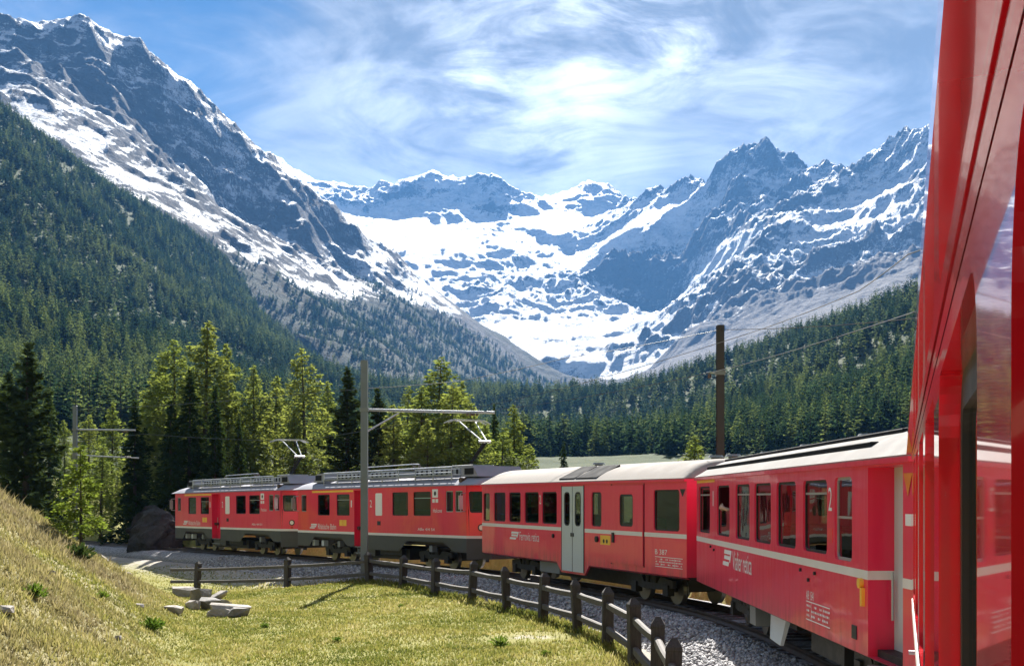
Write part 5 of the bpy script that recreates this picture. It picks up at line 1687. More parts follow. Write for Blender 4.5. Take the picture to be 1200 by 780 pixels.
def build_fence():
    spots = [(787, 15.5, 747, None), (770, 18.3, 722, None), (744, 21.3, 700, None), (712, 24.4, 687, None), (677, 27.0, 678, None), (636, 29.7, 670, None), (594, 32.4, 663, None), (553, 35.1, 656, None),
             (510, 38.0, 653, None), (472, 41.0, 650, None), (433, 44.0, 646, None), (337, 47.0, 652, None), (231, 51.0, 657, None)]
    root = empty('wooden_fence', (0, 0, 0))
    tag(root, 'low dark wooden fence with pointed posts and two rails along the curve', 'fence')
    P = []
    rr = random.Random(2)
    for px, d, top, _ in spots:
        x, y, zt = ray(px, top, d)
        zg = float(H(x, y)[0])
        P.append((x, y, zg, zt))
    # one more behind the frame edge so the run does not stop short
    P.insert(0, (P[0][0] - 0.25, P[0][1] - 2.8, P[0][2], P[0][3] - 0.02))
    root.location = (P[7][0], P[7][1], P[7][2])
    o = Vector(root.location)
    for i, (x, y, zg, zt) in enumerate(P):
        a = Vector((P[min(i + 1, len(P) - 1)][0] - P[max(i - 1, 0)][0], P[min(i + 1, len(P) - 1)][1] - P[max(i - 1, 0)][1], 0))
        ang = math.atan2(a.y, a.x)
        w = 0.095 + rr.random() * 0.012; h = zt - zg
        mb = MB()
        # chamfered post with a pointed, roof-shaped head
        vs = []
        for z, k in ((-0.25, 1), (h - 0.17, 1), (h - 0.15, 1.06), (h - 0.11, 1.0)):
            vs += [(-w * k, -w * k, z), (w * k, -w * k, z), (w * k, w * k, z), (-w * k, w * k, z)]
        vs += [(0, -w * 0.35, h), (0, w * 0.35, h)]
        fs = [(3, 2, 1, 0)]
        for q in range(3):
            for j in range(4): fs.append((q * 4 + j, q * 4 + (j + 1) % 4, q * 4 + 4 + (j + 1) % 4, q * 4 + 4 + j))
        fs += [(12, 13, 16), (13, 14, 17, 16), (14, 15, 17), (15, 12, 16, 17)]
        mb.add(vs, fs)
        p = mb.build('post', M['wood'], root)
        p.location = Vector((x, y, zg)) - o
        p.rotation_euler = (rad(rr.uniform(-3.5, 3.5)), rad(rr.uniform(-3.5, 3.5)), ang + rad(rr.uniform(-9, 9)))
    for i in range(len(P) - 1):
        A = P[i]; B = P[i + 1]
        for f in (0.70, 0.28):
            a = Vector((A[0], A[1], A[2] + (A[3] - A[2]) * f + rr.uniform(-.02, .02))); b = Vector((B[0], B[1], B[2] + (B[3] - B[2]) * f + rr.uniform(-.02, .02)))
            if i == len(P) - 2:
                b = b + (b - a) * 0.32      # the last rails stick out past the end post
            d = (b - a); ln = d.length
            sag = 0.02
            mb = MB()
            n = 4
            vs = []
            for k in range(n + 1):
                t = k / n
                zz = -sag * 4 * t * (1 - t)
                hh = 0.060 + 0.006 * math.sin(k * 2.1 + i)
                vs += [(t * ln, -0.05, zz - hh), (t * ln, 0.05, zz - hh), (t * ln, 0.05, zz + hh * 0.7), (t * ln, 0.02, zz + hh), (t * ln, -0.02, zz + hh), (t * ln, -0.05, zz + hh * 0.7)]
            fs = [tuple(range(5, -1, -1)), tuple(range(n * 6, n * 6 + 6))]
            for k in range(n):
                for j in range(6): fs.append((k * 6 + j, k * 6 + (j + 1) % 6, k * 6 + 6 + (j + 1) % 6, k * 6 + 6 + j))
            mb.add(vs, fs)
            q = mb.build('rail', M['wood_rail'], root)
            q.location = a - o
            q.rotation_euler = (0, -math.asin(d.z / ln), math.atan2(d.y, d.x))
    return P


FP = build_fence()


def h_beam(mb, x0, x1, y0, y1, z0, z1, t=0.018):
    mb.box(x0, x1, y0, y0 + t, z0, z1); mb.box(x0, x1, y1 - t, y1, z0, z1)
    xm = (x0 + x1) / 2
    mb.box(xm - t / 2, xm + t / 2, y0 + t, y1 - t, z0, z1)


def insul(mb, a, b, r=0.06, n=4):
    a = Vector(a); b = Vector(b)
    for k in range(n):
        p = a + (b - a) * (k / n); q = a + (b - a) * ((k + 0.7) / n)
        mb.cyl(p, q, r, 10, r * 0.55)


def mast(label, base, top, arms, mat, w=0.22, strut=None):
    root = empty('catenary_mast', base)
    tag(root, label, 'mast')
    h = top - base[2]
    mb = MB()
    if mat == 'mast_grey':
        mb.cbox(-w / 2, w / 2, -w / 2, w / 2, -0.6, h, 0.015)
    else:
        h_beam(mb, -w / 2, w / 2, -w / 2, w / 2, -0.8, h)
    mb.build('pole', M[mat], root)
    MB().box(-0.3, 0.3, -0.3, 0.3, -0.6, 0.12).build('foundation', M['rock_pale'], root)
    for (z, dx, dy, r, tip) in arms:
        zz = z - base[2]
        MB().cyl((0, 0, zz), (dx, dy, zz + tip), r, 10).build('arm', M['tube'], root)
        MB().box(-w / 2 - 0.03, w / 2 + 0.03, -w / 2 - 0.03, w / 2 + 0.03, zz - 0.06, zz + 0.06).build('clamp', M['boxgrey'], root)
        i = MB(); insul(i, (dx * 0.78, dy * 0.78, zz - 0.10), (dx * 0.88, dy * 0.88, zz - 0.10 + tip * 0.1), 0.07); i.cyl((dx * 0.83, dy * 0.83, zz + tip * 0.8), (dx * 0.83, dy * 0.83, zz - 0.16), 0.02, 6)
        i.build('insulator', M['insul'], root)
    if strut:
        (z, fx), (z2) = strut
        dx, dy = arms[0][1] * fx, arms[0][2] * fx
        MB().cyl((0, 0, z - base[2]), (dx, dy, z2 - base[2]), 0.03, 8).build('strut', M['tube'], root)
    return root


def wire(label, pts, r=0.012, sag=0.15):
    out = []
    for a, b in zip(pts[:-1], pts[1:]):
        a = Vector(a); b = Vector(b)
        n = 8
        for k in range(n):
            t = k / n
            p = a.lerp(b, t); p.z -= sag * 4 * t * (1 - t) * min(1.0, (b - a).length / 15)
            out.append(p)
    out.append(Vector(pts[-1]))
    o = out[0].copy()
    mb = MB(); mb.tube([p - o for p in out], r, 5)
    w = mb.build('overhead_wire', M['wire'], None, fix=False)
    w.location = o
    tag(w, label, 'wire')


def build_line():
    b = ray(427, 682, 45.0)
    zg = float(H(b[0], b[1])[0])
    mast('grey steel mast standing at the fence in front of the railcar', (b[0], b[1], zg), ray(424, 422, 45)[2], [(ray(0, 480, 45)[2], 4.75, 1.2, 0.055, -0.02)], 'mast_grey', 0.25, ((ray(0, 507, 45)[2], 0.26), ray(0, 483, 45)[2]))
    b = ray(844, 600, 36.0)
    zg = float(H(b[0], b[1])[0])
    mast('dark brown steel mast rising behind the coach roofs', (b[0], b[1], zg), ray(0, 381, 36)[2], [(ray(0, 437, 36)[2], -0.42, -0.2, 0.03, 0.0)], 'mast_brown', 0.21)
    b = ray(88, 600, 72.0)
    zg = float(H(b[0], b[1])[0])
    mast('slim grey mast with two arms on the left among the trees', (b[0], b[1], zg), ray(0, 475, 72)[2], [(ray(0, 503, 72)[2], 3.3, 0.8, 0.05, 0.0), (ray(0, 533, 72)[2], 3.5, 0.8, 0.04, -0.15)], 'mast_grey', 0.22)
    zc = 5.42
    wire('contact wire over the curving track above the railcars and coaches', [(9.0, 3.0, 5.35), ray(1070, 366, 17.5), ray(834, 436, 32.0), ray(655, 470, 40.5), ray(545, 484, 45.6), ray(345, 517, 55.0), (-21.6, 72.0, 6.3), (-44, 98, 6.2)], 0.008, 0.05)
    wire('upper wire sloping down from the near coach roof towards the valley', [(8.0, 2.0, 5.6), ray(1064, 298, 16.0), ray(1006, 341, 20.0), ray(876, 391, 29.0), ray(655, 456, 43.0), ray(545, 480, 46.5)], 0.008, 0.05)
    wire('feeder wire running between the brown mast top and the grey mast', [ray(1080, 372, 26), ray(844, 386, 36.0), ray(660, 420, 40.0), ray(540, 446, 43.0), ray(428, 455, 45.0), ray(88, 480, 72)], 0.009, 0.10)


build_line()
# ------------------------------------------------------------------ trees
def conifer(seed, Ht, R, kind, cards, lod=0):
    """trunk with limbs + needle tufts. returns (trunk mesh, crown mesh)"""
    rs = np.random.RandomState(seed)
    tb = MB()
    tv = []
    # trunk, slightly bent
    n = 7 if lod == 0 else 4
    sides = 8 if lod == 0 else 5
    bend = rs.randn(2) * 0.012 * Ht
    r0 = Ht * (0.013 if kind != 'pine' else 0.017)
    ring = []
    def axis(t): return np.array([bend[0] * t * t, bend[1] * t * t, t * Ht])
    for i in range(n + 1):
        t = i / n
        c = axis(t); r = r0 * (1 - t) ** 0.9 + 0.006 + (r0 * 0.5 * max(0, 0.06 - t) / 0.06)
        for j in range(sides):
            a = 2 * math.pi * j / sides
            ring.append((c[0] + r * math.cos(a), c[1] + r * math.sin(a), c[2] - (0.4 if i == 0 else 0)))
    fs = []
    for i in range(n):
        for j in range(sides):
            fs.append((i * sides + j, i * sides + (j + 1) % sides, (i + 1) * sides + (j + 1) % sides, (i + 1) * sides + j))
    tb.add(ring, fs)
    C = []; A1 = []; A2 = []
    if kind == 'larch':
        base, nb, droop, up = 0.12, int(9.5 * Ht), 0.16, 0.25
    elif kind == 'spruce':
        base, nb, droop, up = 0.04, int(11 * Ht), 0.36, 0.10
    elif kind == 'pine':
        base, nb, droop, up = 0.05, int(10 * Ht), -0.10, 0.45
    else:
        base, nb, droop, up = 0.08, int(9 * Ht), 0.2, 0.2
    if lod: nb = max(26, nb // 4)
    lob = rs.rand(6) * 6.28
    tot = 0.0
    br = []
    for b in range(nb):
        t = base + (1 - base) * ((b + rs.rand()) / nb)
        az = b * 2.39996 + rs.randn() * 0.5
        f = (t - base) / (1 - base)
        if kind == 'pine': prof = (1 - f ** 2.4) * (0.62 + 0.38 * min(1, f / 0.22))
        elif kind == 'spruce': prof = (1 - f) ** 0.82
        else: prof = (1 - f) ** 0.72 * (0.72 + 0.28 * min(1, f / 0.18))
        l = R * prof * (0.62 + 0.5 * rs.rand()) * (1 + 0.16 * math.sin(3 * az + lob[0] + 7 * f) + 0.10 * math.sin(11 * f + lob[1]))
        if rs.rand() < (0.10 if kind == 'larch' else 0.05): l *= 0.4
        l = max(l, 0.12)
        br.append((t, az, l)); tot += l
    for t, az, l in br:
        o = axis(t)
        d = np.array([math.cos(az), math.sin(az), 0.0])
        def pt(s):
            z = up * s * l * 0.6 - droop * (s * l) * s * 1.2
            if kind == 'larch': z += 0.12 * l * s ** 3
            return o + d * (s * l) + np.array([0, 0, z])
        if lod == 0 and l > 0.4:
            a, b, c = pt(0), pt(0.5), pt(0.95)
            rr = 0.010 + 0.012 * l
            tb.cyl(a, b, rr, 4, rr * 0.6, False); tb.cyl(b, c, rr * 0.6, 4, rr * 0.2, False)
        k = max(2, int(cards * l / tot))
        s = rs.rand(k) ** 0.75
        s = 0.10 + 0.93 * s
        P = np.array([pt(q) for q in s])
        side = np.array([-d[1], d[0], 0])
        wid = l * (0.42 if kind == 'larch' else 0.30) * (1.05 - s) + 0.06
        lat = rs.randn(k) * wid * 0.6
        P = P + side[None] * lat[:, None] + rs.randn(k, 3) * np.array([0.05, 0.05, (0.085 if kind == 'larch' else 0.05) * l + 0.03])
        if kind in ('larch', 'spruce'): P[:, 2] -= np.abs(lat) * 0.25 + rs.rand(k) * 0.10 * l * (1 if kind == 'spruce' else 0.6)
        C.append(P)
        e1 = d[None] * 0.8 + side[None] * (np.sign(lat) * 0.6)[:, None] + rs.randn(k, 3) * 0.45
        e2 = np.cross(e1, rs.randn(k, 3) + np.array([0, 0, 1.3]))
        A1.append(e1 / np.linalg.norm(e1, axis=1)[:, None]); A2.append(e2 / np.linalg.norm(e2, axis=1)[:, None])
    P = np.concatenate(C); e1 = np.concatenate(A1); e2 = np.concatenate(A2)
    k = len(P)
    base_s = {'larch': 0.118, 'spruce': 0.17, 'pine': 0.185, 'mix': 0.17}[kind] * (Ht / 13.0) ** 0.4
    if lod: base_s = R * (0.26 if lod == 1 else 0.40)
    sz = base_s * (0.6 + 0.8 * rs.rand(k))
    if lod: sz *= np.clip(1.25 - P[:, 2] / Ht, 0.35, 1.0)
    wd = sz * (0.42 if not lod else 0.62)
    V = np.stack([P - e1 * sz[:, None], P + e2 * wd[:, None], P + e1 * sz[:, None], P - e2 * wd[:, None]], 1)
    V[:, 0, 2] += 0.0
    F = np.arange(k * 4).reshape(k, 4)
    tm = tb.mesh('trunk', fix=False)
    tm.materials.append(M['bark'])
    cm = fast_mesh('crown', V.reshape(-1, 3), F)
    return tm, cm


def tree_obj(name, tm, cm, loc, sc, rz, label, group, sxy=1.0):
    r = empty(name, loc, rz)
    r.scale = (sc * sxy, sc * sxy, sc)
    tag(r, label, 'tree', group)
    link('trunk', tm, None, r); link('crown', cm, None, r)
    return r


PROTO = {}


def build_near_trees():
    for i in range(3):
        tm, cm = conifer(10 + i, 13.0, (2.8, 3.3, 2.5)[i], 'larch', 9500); cm.materials.append(M['larch']); PROTO['larch', i] = (tm, cm)
    for i in range(2):
        tm, cm = conifer(20 + i, 13.0, (2.3, 1.9)[i], 'spruce', 7500); cm.materials.append(M['spruce']); PROTO['spruce', i] = (tm, cm)
    for i in range(2):
        tm, cm = conifer(30 + i, 11.0, (1.7, 1.5)[i], 'pine', 6500); cm.materials.append(M['stonepine']); PROTO['pine', i] = (tm, cm)
    tm, cm = conifer(40, 3.2, 0.95, 'larch', 2600); cm.materials.append(M['young']); PROTO['young', 0] = (tm, cm)
    hts = {'larch': 13.0, 'spruce': 13.0, 'pine': 11.0, 'young': 3.2}
    rr = random.Random(12)
    near = [(30, 402, 62, 'pine', 1, 1.15, 'dark stone pine standing behind the grassy bank at its tall end'), (4, 436, 70, 'pine', 0, 1.1, None), (58, 452, 86, 'spruce', 0, 1.0, None),
            (158, 468, 78, 'spruce', 1, 1.2, 'dark spruce leaning over the boulder beside the rails'), (183, 424, 86, 'larch', 0, 1.1, None), (206, 398, 84, 'larch', 1, 1.15, None), (240, 376, 82, 'larch', 2, 1.25, 'tallest larch of the clump behind the leading railcar'),
            (222, 432, 77, 'spruce', 0, 1.25, None), (268, 402, 84, 'larch', 2, 0.85, None), (252, 452, 76, 'spruce', 1, 1.1, None), (200, 470, 75, 'spruce', 1, 1.2, None), (298, 428, 85, 'larch', 0, 0.95, None), (322, 440, 86, 'larch', 2, 1.0, None),
            (358, 408, 80, 'larch', 1, 1.05, 'airy larch with a straight dark trunk above the second railcar'), (384, 446, 88, 'larch', 0, 1.0, None), (407, 430, 76, 'pine', 0, 1.15, 'dense dark stone pine left of the grey mast'), (444, 456, 76, 'pine', 1, 1.0, 'narrow dark stone pine beside the grey mast, under its strut'),
            (476, 452, 86, 'larch', 0, 1.1, None), (510, 418, 78, 'larch', 1, 1.35, 'broad bright larch behind the raised pantograph'), (540, 446, 84, 'larch', 0, 1.2, None), (493, 452, 74, 'larch', 2, 1.2, None), (579, 474, 100, 'spruce', 1, 0.8, None),
            (603, 474, 80, 'larch', 2, 1.15, 'slender larch with a bare dark stem beyond the railcar rear'), (566, 496, 78, 'larch', 0, 1.3, None), (660, 516, 105, 'spruce', 0, 0.9, 'small dark spruce showing above the cream coach roof'), (811, 510, 62, 'larch', 0, 1.2, 'small bright larch top peeping over the roofs by the brown mast'),
            (462, 474, 74, 'larch', 2, 1.2, None), (526, 448, 73, 'larch', 1, 1.25, None), (548, 472, 74, 'larch', 0, 1.3, None), (586, 506, 75, 'larch', 1, 1.4, None), (500, 490, 70, 'larch', 0, 1.3, None), (620, 520, 82, 'larch', 2, 1.3, None), (131, 470, 92, 'larch', 0, 1.0, None), (104, 486, 100, 'larch', 1, 1.1, None), (76, 492, 104, 'larch', 2, 1.1, None), (345, 480, 76, 'larch', 0, 1.0, None), (280, 486, 76, 'spruce', 0, 1.0, None), (425, 486, 82, 'larch', 2, 1.1, None), (118, 520, 84, 'larch', 1, 1.2, None), (170, 500, 82, 'spruce', 0, 1.3, None)]
    kinds = {'larch': 'green larch in the clump of trees behind the railcars', 'spruce': 'dark spruce in the clump of trees behind the railcars', 'pine': 'dark stone pine in the trees behind the bank'}
    for px, top, d, kind, v, wx, lab in near:
        x, y, zt = ray(px, top, d)
        zg = float(H(x, y)[0])
        sc = (zt - zg) / hts[kind]
        tm, cm = PROTO[kind, v]
        tree_obj({'larch': 'larch_tree', 'spruce': 'spruce_tree', 'pine': 'stone_pine'}[kind], tm, cm, (x, y, zg), sc, rr.uniform(0, 6.28), lab or kinds[kind], 'trees behind the railcars', wx * (1.25 if kind == 'larch' else 1.08))
    x, y, _ = ray(95, 655, 33.5)
    zg = float(H(x, y)[0])
    tm, cm = PROTO['young', 0]
    tree_obj('larch_tree', tm, cm, (x, y, zg - 0.02), (ray(0, 522, 33.5)[2] - zg) / 3.2, 0.6, 'young light green larch growing alone on the grassy bank', None, 1.15)


build_near_trees()


def scatter_group():
    """geometry nodes: one copy of a tree crown per point"""
    def make(name, src):
        ng = bpy.data.node_groups.new(name, 'GeometryNodeTree')
        ng.interface.new_socket('Geometry', in_out='INPUT', socket_type='NodeSocketGeometry')
        ng.interface.new_socket('Geometry', in_out='OUTPUT', socket_type='NodeSocketGeometry')
        N = ng.nodes.new
        gi = N('NodeGroupInput'); go = N('NodeGroupOutput')
        oi = N('GeometryNodeObjectInfo'); oi.inputs[0].default_value = src; oi.transform_space = 'ORIGINAL'
        ip = N('GeometryNodeInstanceOnPoints')
        s = N('GeometryNodeInputNamedAttribute'); s.data_type = 'FLOAT'; s.inputs[0].default_value = 'scl'
        r = N('GeometryNodeInputNamedAttribute'); r.data_type = 'FLOAT'; r.inputs[0].default_value = 'rot'
        w = N('GeometryNodeInputNamedAttribute'); w.data_type = 'FLOAT'; w.inputs[0].default_value = 'wid'
        cr = N('ShaderNodeCombineXYZ'); cs = N('ShaderNodeCombineXYZ')
        L = ng.links.new
        fo = lambda n: [o for o in n.outputs if o.name == 'Attribute' and o.enabled][0]
        L(fo(r), cr.inputs[2]); L(fo(w), cs.inputs[0]); L(fo(w), cs.inputs[1]); L(fo(s), cs.inputs[2])
        L(gi.outputs[0], ip.inputs['Points'])
        L([o for o in oi.outputs if o.name == 'Geometry'][0], ip.inputs['Instance'])
        L(cr.outputs[0], ip.inputs['Rotation']); L(cs.outputs[0], ip.inputs['Scale'])
        L(ip.outputs[0], go.inputs[0])
        return ng
    return make


def build_forest():
    rs = np.random.RandomState(77)
    protos = []
    for i in range(6):
        kind = ('spruce', 'larch', 'pine', 'spruce', 'larch', 'mix')[i]
        tm, cm = conifer(60 + i, 1.0 * 12, (2.0, 2.3, 1.9, 1.7, 2.0, 2.2)[i], kind, 620, 1)
        cm.materials.append(M['forest'])
        protos.append((tm, cm))
    lows = []
    for i in range(4):
        tm, cm = conifer(80 + i, 12.0, (2.1, 2.3, 1.8, 2.0)[i], ('spruce', 'mix', 'pine', 'larch')[i], 130, 2)
        cm.materials.append(M['forest_far'])
        lows.append((tm, cm))

    def cand(n, t0, t1, y0, y1, seed, grow=1.0):
        r = np.random.RandomState(seed)
        t = t0 + (t1 - t0) * r.rand(n)
        y = np.sqrt(y0 ** 2 + (y1 ** 2 - y0 ** 2) * r.rand(n))
        x = t * y
        A = far_survey(x, y)
        f = np.clip(A[:, 5], 0, 1) * (A[:, 4] < 0.9)
        g = fbm(x, y, 90, 4, 61) + 0.4 * fbm(x, y, 25, 2, 67)
        keep = r.rand(n) < np.clip(f * (0.62 + 1.1 * g) + 0.2 * (f > 0.85), 0, 1)
        keep &= f > 0.12
        return x[keep], y[keep]
    X, Y = [], []
    for a in ((6500, -0.62, 0.02, 150, 620, 1), (26000, -0.60, 0.0, 620, 1720, 2), (5500, 0.0, 0.60, 150, 520, 3), (17000, -0.05, 0.60, 520, 1500, 4), (24000, -0.30, 0.10, 1300, 3300, 5)):
        x, y = cand(a[0], a[1], a[2], a[3], a[4], a[5])
        X.append(x); Y.append(y)
    X = np.concatenate(X); Y = np.concatenate(Y)
    d, _ = track_dist(X, Y)
    tt = X / Y
    m = (np.abs(d) > 12) & (Y > np.interp(tt, [-0.6, -0.28, -0.12, -0.05, 0.10, 0.2, 0.6], [190, 215, 310, 340, 320, 260, 230]))
    X, Y = X[m], Y[m]
    Z = H(X, Y)
    n = len(X)
    ht = (8.5 + 7.0 * rs.rand(n) ** 1.2) * (0.85 + 0.3 * np.clip(fbm(X, Y, 120, 3, 71) + 0.5, 0, 1))
    ht *= np.interp(Y, [150, 400, 1500, 3300], [0.78, 0.95, 1.05, 0.95])
    rot = rs.rand(n) * 6.28
    wid = ht / 12 * (1.05 + 0.5 * rs.rand(n))
    inview = (np.abs(X / Y) < 0.425)
    size = np.where(inview, ht / Y, 0)
    order = np.argsort(-size)
    pick = order[:300]
    labels = {True: 'conifer low on the forested slope behind the left-hand bank and railcars', False: 'conifer low on the forested hill behind the coach roofs'}
    src = []
    for j, i in enumerate(pick):
        q = j % 6
        tm, cm = protos[q]
        left = X[i] / Y[i] < -0.02
        r = tree_obj('conifer_tree', tm, cm, (float(X[i]), float(Y[i]), float(Z[i]) - 0.2), 1.0, float(rot[i]), labels[bool(left)], 'conifers on the left slope' if left else 'conifers on the right hill')
        r.scale = (float(wid[i]), float(wid[i]), float(ht[i] / 12))
        if j < 6: src.append([c for c in r.children if c.name.startswith('crown')][0])
    rest = np.ones(n, bool); rest[pick] = False
    rest = np.where(rest)[0]
    make = scatter_group()
    # low-detail crowns for the far wood need a real tree each as source: four more trees of the slope
    for q in range(4):
        i = rest[np.argsort(Y[rest])[q * 3]]
        tm, cm = lows[q]
        left = X[i] / Y[i] < -0.02
        r = tree_obj('conifer_tree', tm, cm, (float(X[i]), float(Y[i]), float(Z[i]) - 0.2), 1.0, float(rot[i]), labels[bool(left)], 'conifers on the left slope' if left else 'conifers on the right hill')
        r.scale = (float(wid[i]), float(wid[i]), float(ht[i] / 12))
        lows[q] = [c for c in r.children if c.name.startswith('crown')][0]
        rest = rest[rest != i]
    which = rs.randint(0, 12, len(rest))
    near_m = Y[rest] < 620
    def emit(idx, source, lab):
        if len(idx) == 0: return
        me = bpy.data.meshes.new('forest')
        V = np.stack([X[idx], Y[idx], Z[idx] - 0.2], -1).astype(np.float32)
        me.vertices.add(len(idx)); me.vertices.foreach_set('co', V.ravel())
        for nm, a in (('scl', ht[idx] / 12), ('rot', rot[idx]), ('wid', wid[idx])):
            at = me.attributes.new(nm, 'FLOAT', 'POINT'); at.data.foreach_set('value', a.astype(np.float32))
        o = link('forest', me)
        md = o.modifiers.new('trees', 'NODES'); md.node_group = make('scatter', source)
        tag(o, lab, 'forest', kind='stuff')
    labs = ['distant spruces of the mountain forest reading as one wood', 'distant larches of the mountain forest reading as one wood']
    for q in range(6):
        emit(rest[near_m & (which % 6 == q)], src[q], labs[q % 2])
    for q in range(4):
        emit(rest[(~near_m) & (which % 4 == q)], lows[q], labs[q % 2])
    print('forest', n)


build_forest()


# ------------------------------------------------------------------ grass
def build_grass():
    rs = np.random.RandomState(5)

    def blades(n, x0, x1, y0, y1, fn):
        x = x0 + (x1 - x0) * rs.rand(n)
        y = y0 * (y1 / y0) ** rs.rand(n)
        keep = fn(x, y)
        return x[keep], y[keep]

    def ok(x, y):
        d, _ = track_dist(x, y)
        t = x / y
        bk = bank_at(x, y)
        k = (np.abs(t) < 0.47) & (d > 3.15)
        k &= ~((y > 45) & (d < 8.5) & (rs.rand(len(x)) < 0.86))
        k &= ~((np.exp(-(((x - 0.4) / 1.2) ** 2 + ((y - 26.0) / 0.9) ** 2)) > 0.4) & (rs.rand(len(x)) < 0.8))
        g = fbm(x, y, 1.3, 3, 81)
        return k & (rs.rand(len(x)) < np.clip(0.75 + 0.9 * g, 0.15, 1))
    x, y = blades(620000, -22, 3.2, 11, 62, ok)
    z = h_near(x, y)
    bk = np.clip(bank_at(x, y), 0, 1.2)
    n = len(x)
    g = fbm(x, y, 2.2, 3, 83); g2 = fbm(x, y, 0.5, 2, 85)
    g3 = fbm(x, y, 5.5, 3, 87)
    h = (0.03 + 0.045 * rs.rand(n)) * (1 + 0.7 * g) + bk * (0.012 + 0.13 * rs.rand(n) ** 3) * (1 + 1.2 * g2) * np.clip(0.8 + 1.2 * g3, 0.15, 1.6)
    h = np.clip(h, 0.02, 0.5) * np.where(y > 44, 1.3, 1)
    # rank tufts along the foot of the fence
    fx = np.array([p[0] for p in FP]); fy = np.array([p[1] for p in FP])
    dist = np.full(n, 9.0)
    for i in range(len(FP) - 1):
        ax, ay, bx, by = fx[i], fy[i], fx[i + 1], fy[i + 1]
        t = np.clip(((x - ax) * (bx - ax) + (y - ay) * (by - ay)) / ((bx - ax) ** 2 + (by - ay) ** 2), 0, 1)
        dist = np.minimum(dist, np.hypot(x - ax - t * (bx - ax), y - ay - t * (by - ay)))
    fence = np.exp(-(dist / 0.35) ** 2)
    h *= 1 + 1.6 * fence * (rs.rand(n) < 0.7)
    w = (0.006 + 0.008 * rs.rand(n)) * (1 + y / 30)
    a = rs.rand(n) * 6.28
    lean = rs.randn(n, 2) * 0.45 * h[:, None]
    V = np.empty((n, 3, 3))
    dx = np.cos(a) * w; dy = np.sin(a) * w
    V[:, 0] = np.stack([x - dx, y - dy, z - 0.01], -1); V[:, 1] = np.stack([x + dx, y + dy, z - 0.01], -1)
    V[:, 2] = np.stack([x + lean[:, 0], y + lean[:, 1], z + h], -1)
    tint = 0.42 + 0.24 * g + 0.24 * g2 + 0.34 * g3 + 0.14 * rs.randn(n) + 0.14 * np.clip(bk, 0, 1) + 0.05 * (y > 44) - 0.12 * fence
    me = fast_mesh('grass', V.reshape(-1, 3), np.arange(n * 3).reshape(n, 3), False, {'tint': np.repeat(np.clip(tint, 0.02, 0.98), 3), 'dull': np.repeat(np.clip(np.clip(bk, 0, 1) * (0.42 + 0.9 * g3 - 0.5 * g2) + 0.15 * rs.rand(n), 0, 0.85), 3)})
    tag(link('grass', me, M['grass']), 'short yellow-green alpine grass covering the meadow and the dry bank', 'grass', kind='stuff')
    print('grass', n)


build_grass()


# ------------------------------------------------------------------ stones, log, herbs
def boulder(label, loc, size, mat, seed, group=None, sub=3, sharp=0.5, rz=0.0, tilt=0.0, sink=0.25):
    import bmesh
    bm = bmesh.new()
    rs = np.random.RandomState(seed)
    if sharp > 0.7:
        # split block: hull of points scattered near the faces of a box
        pts = rs.rand(20, 3) * 2 - 1
        ax = rs.randint(0, 3, 20)
        for q in range(20): pts[q, ax[q]] = np.sign(pts[q, ax[q]]) * (0.86 + 0.14 * rs.rand())
        vs = [bm.verts.new(tuple(p)) for p in pts]
        bmesh.ops.convex_hull(bm, input=vs)
        bmesh.ops.delete(bm, geom=[v for v in bm.verts if not v.link_faces], context='VERTS')
        bmesh.ops.subdivide_edges(bm, edges=bm.edges[:], cuts=2, use_grid_fill=True)
        am = 0.035
    else:
        bmesh.ops.create_icosphere(bm, subdivisions=sub, radius=1.0)
        am = 0.15
    planes = [(v / np.linalg.norm(v), 0.55 + 0.3 * rs.rand()) for v in rs.randn(9, 3)]
    for v in bm.verts:
        p = np.array(v.co)
        if sharp <= 0.7:
            for nrm, dd in planes:
                q = p @ nrm
                if q > dd: p = p - nrm * (q - dd) * (0.5 + sharp * 0.5)
        nz = fbm(np.array([p[0] + seed, p[1] - seed, p[2] + 3.0]), np.array([p[1] + p[2] * 1.7, p[2] - p[0], p[0] + p[1]]), 0.55, 4, seed % 9)
        p = p + am * 2.0 * nz
        v.co = Vector((p[0] * size[0], p[1] * size[1], p[2] * size[2]))
    me = bpy.data.meshes.new('boulder')
    bm.to_mesh(me); bm.free()
    o = link('boulder', me, M[mat])
    zmin = min(v.co.z for v in me.vertices)
    o.location = (loc[0], loc[1], loc[2] - zmin - sink * size[2])
    o.rotation_euler = (tilt, tilt * 0.6, rz)
    tag(o, label, 'rock', group)
    return o


def on_ground(px, py, d0=8.0, d1=70.0):
    """the point of the ground seen in that direction"""
    ds = np.linspace(d0, d1, 900)
    x = (px - 600) / FPX * ds; z = CAMZ + (HORIZ - py) / FPX * ds
    g = h_near(x, ds)
    i = np.argmax(g >= z)
    return (float(x[i]), float(ds[i]), float(g[i]))


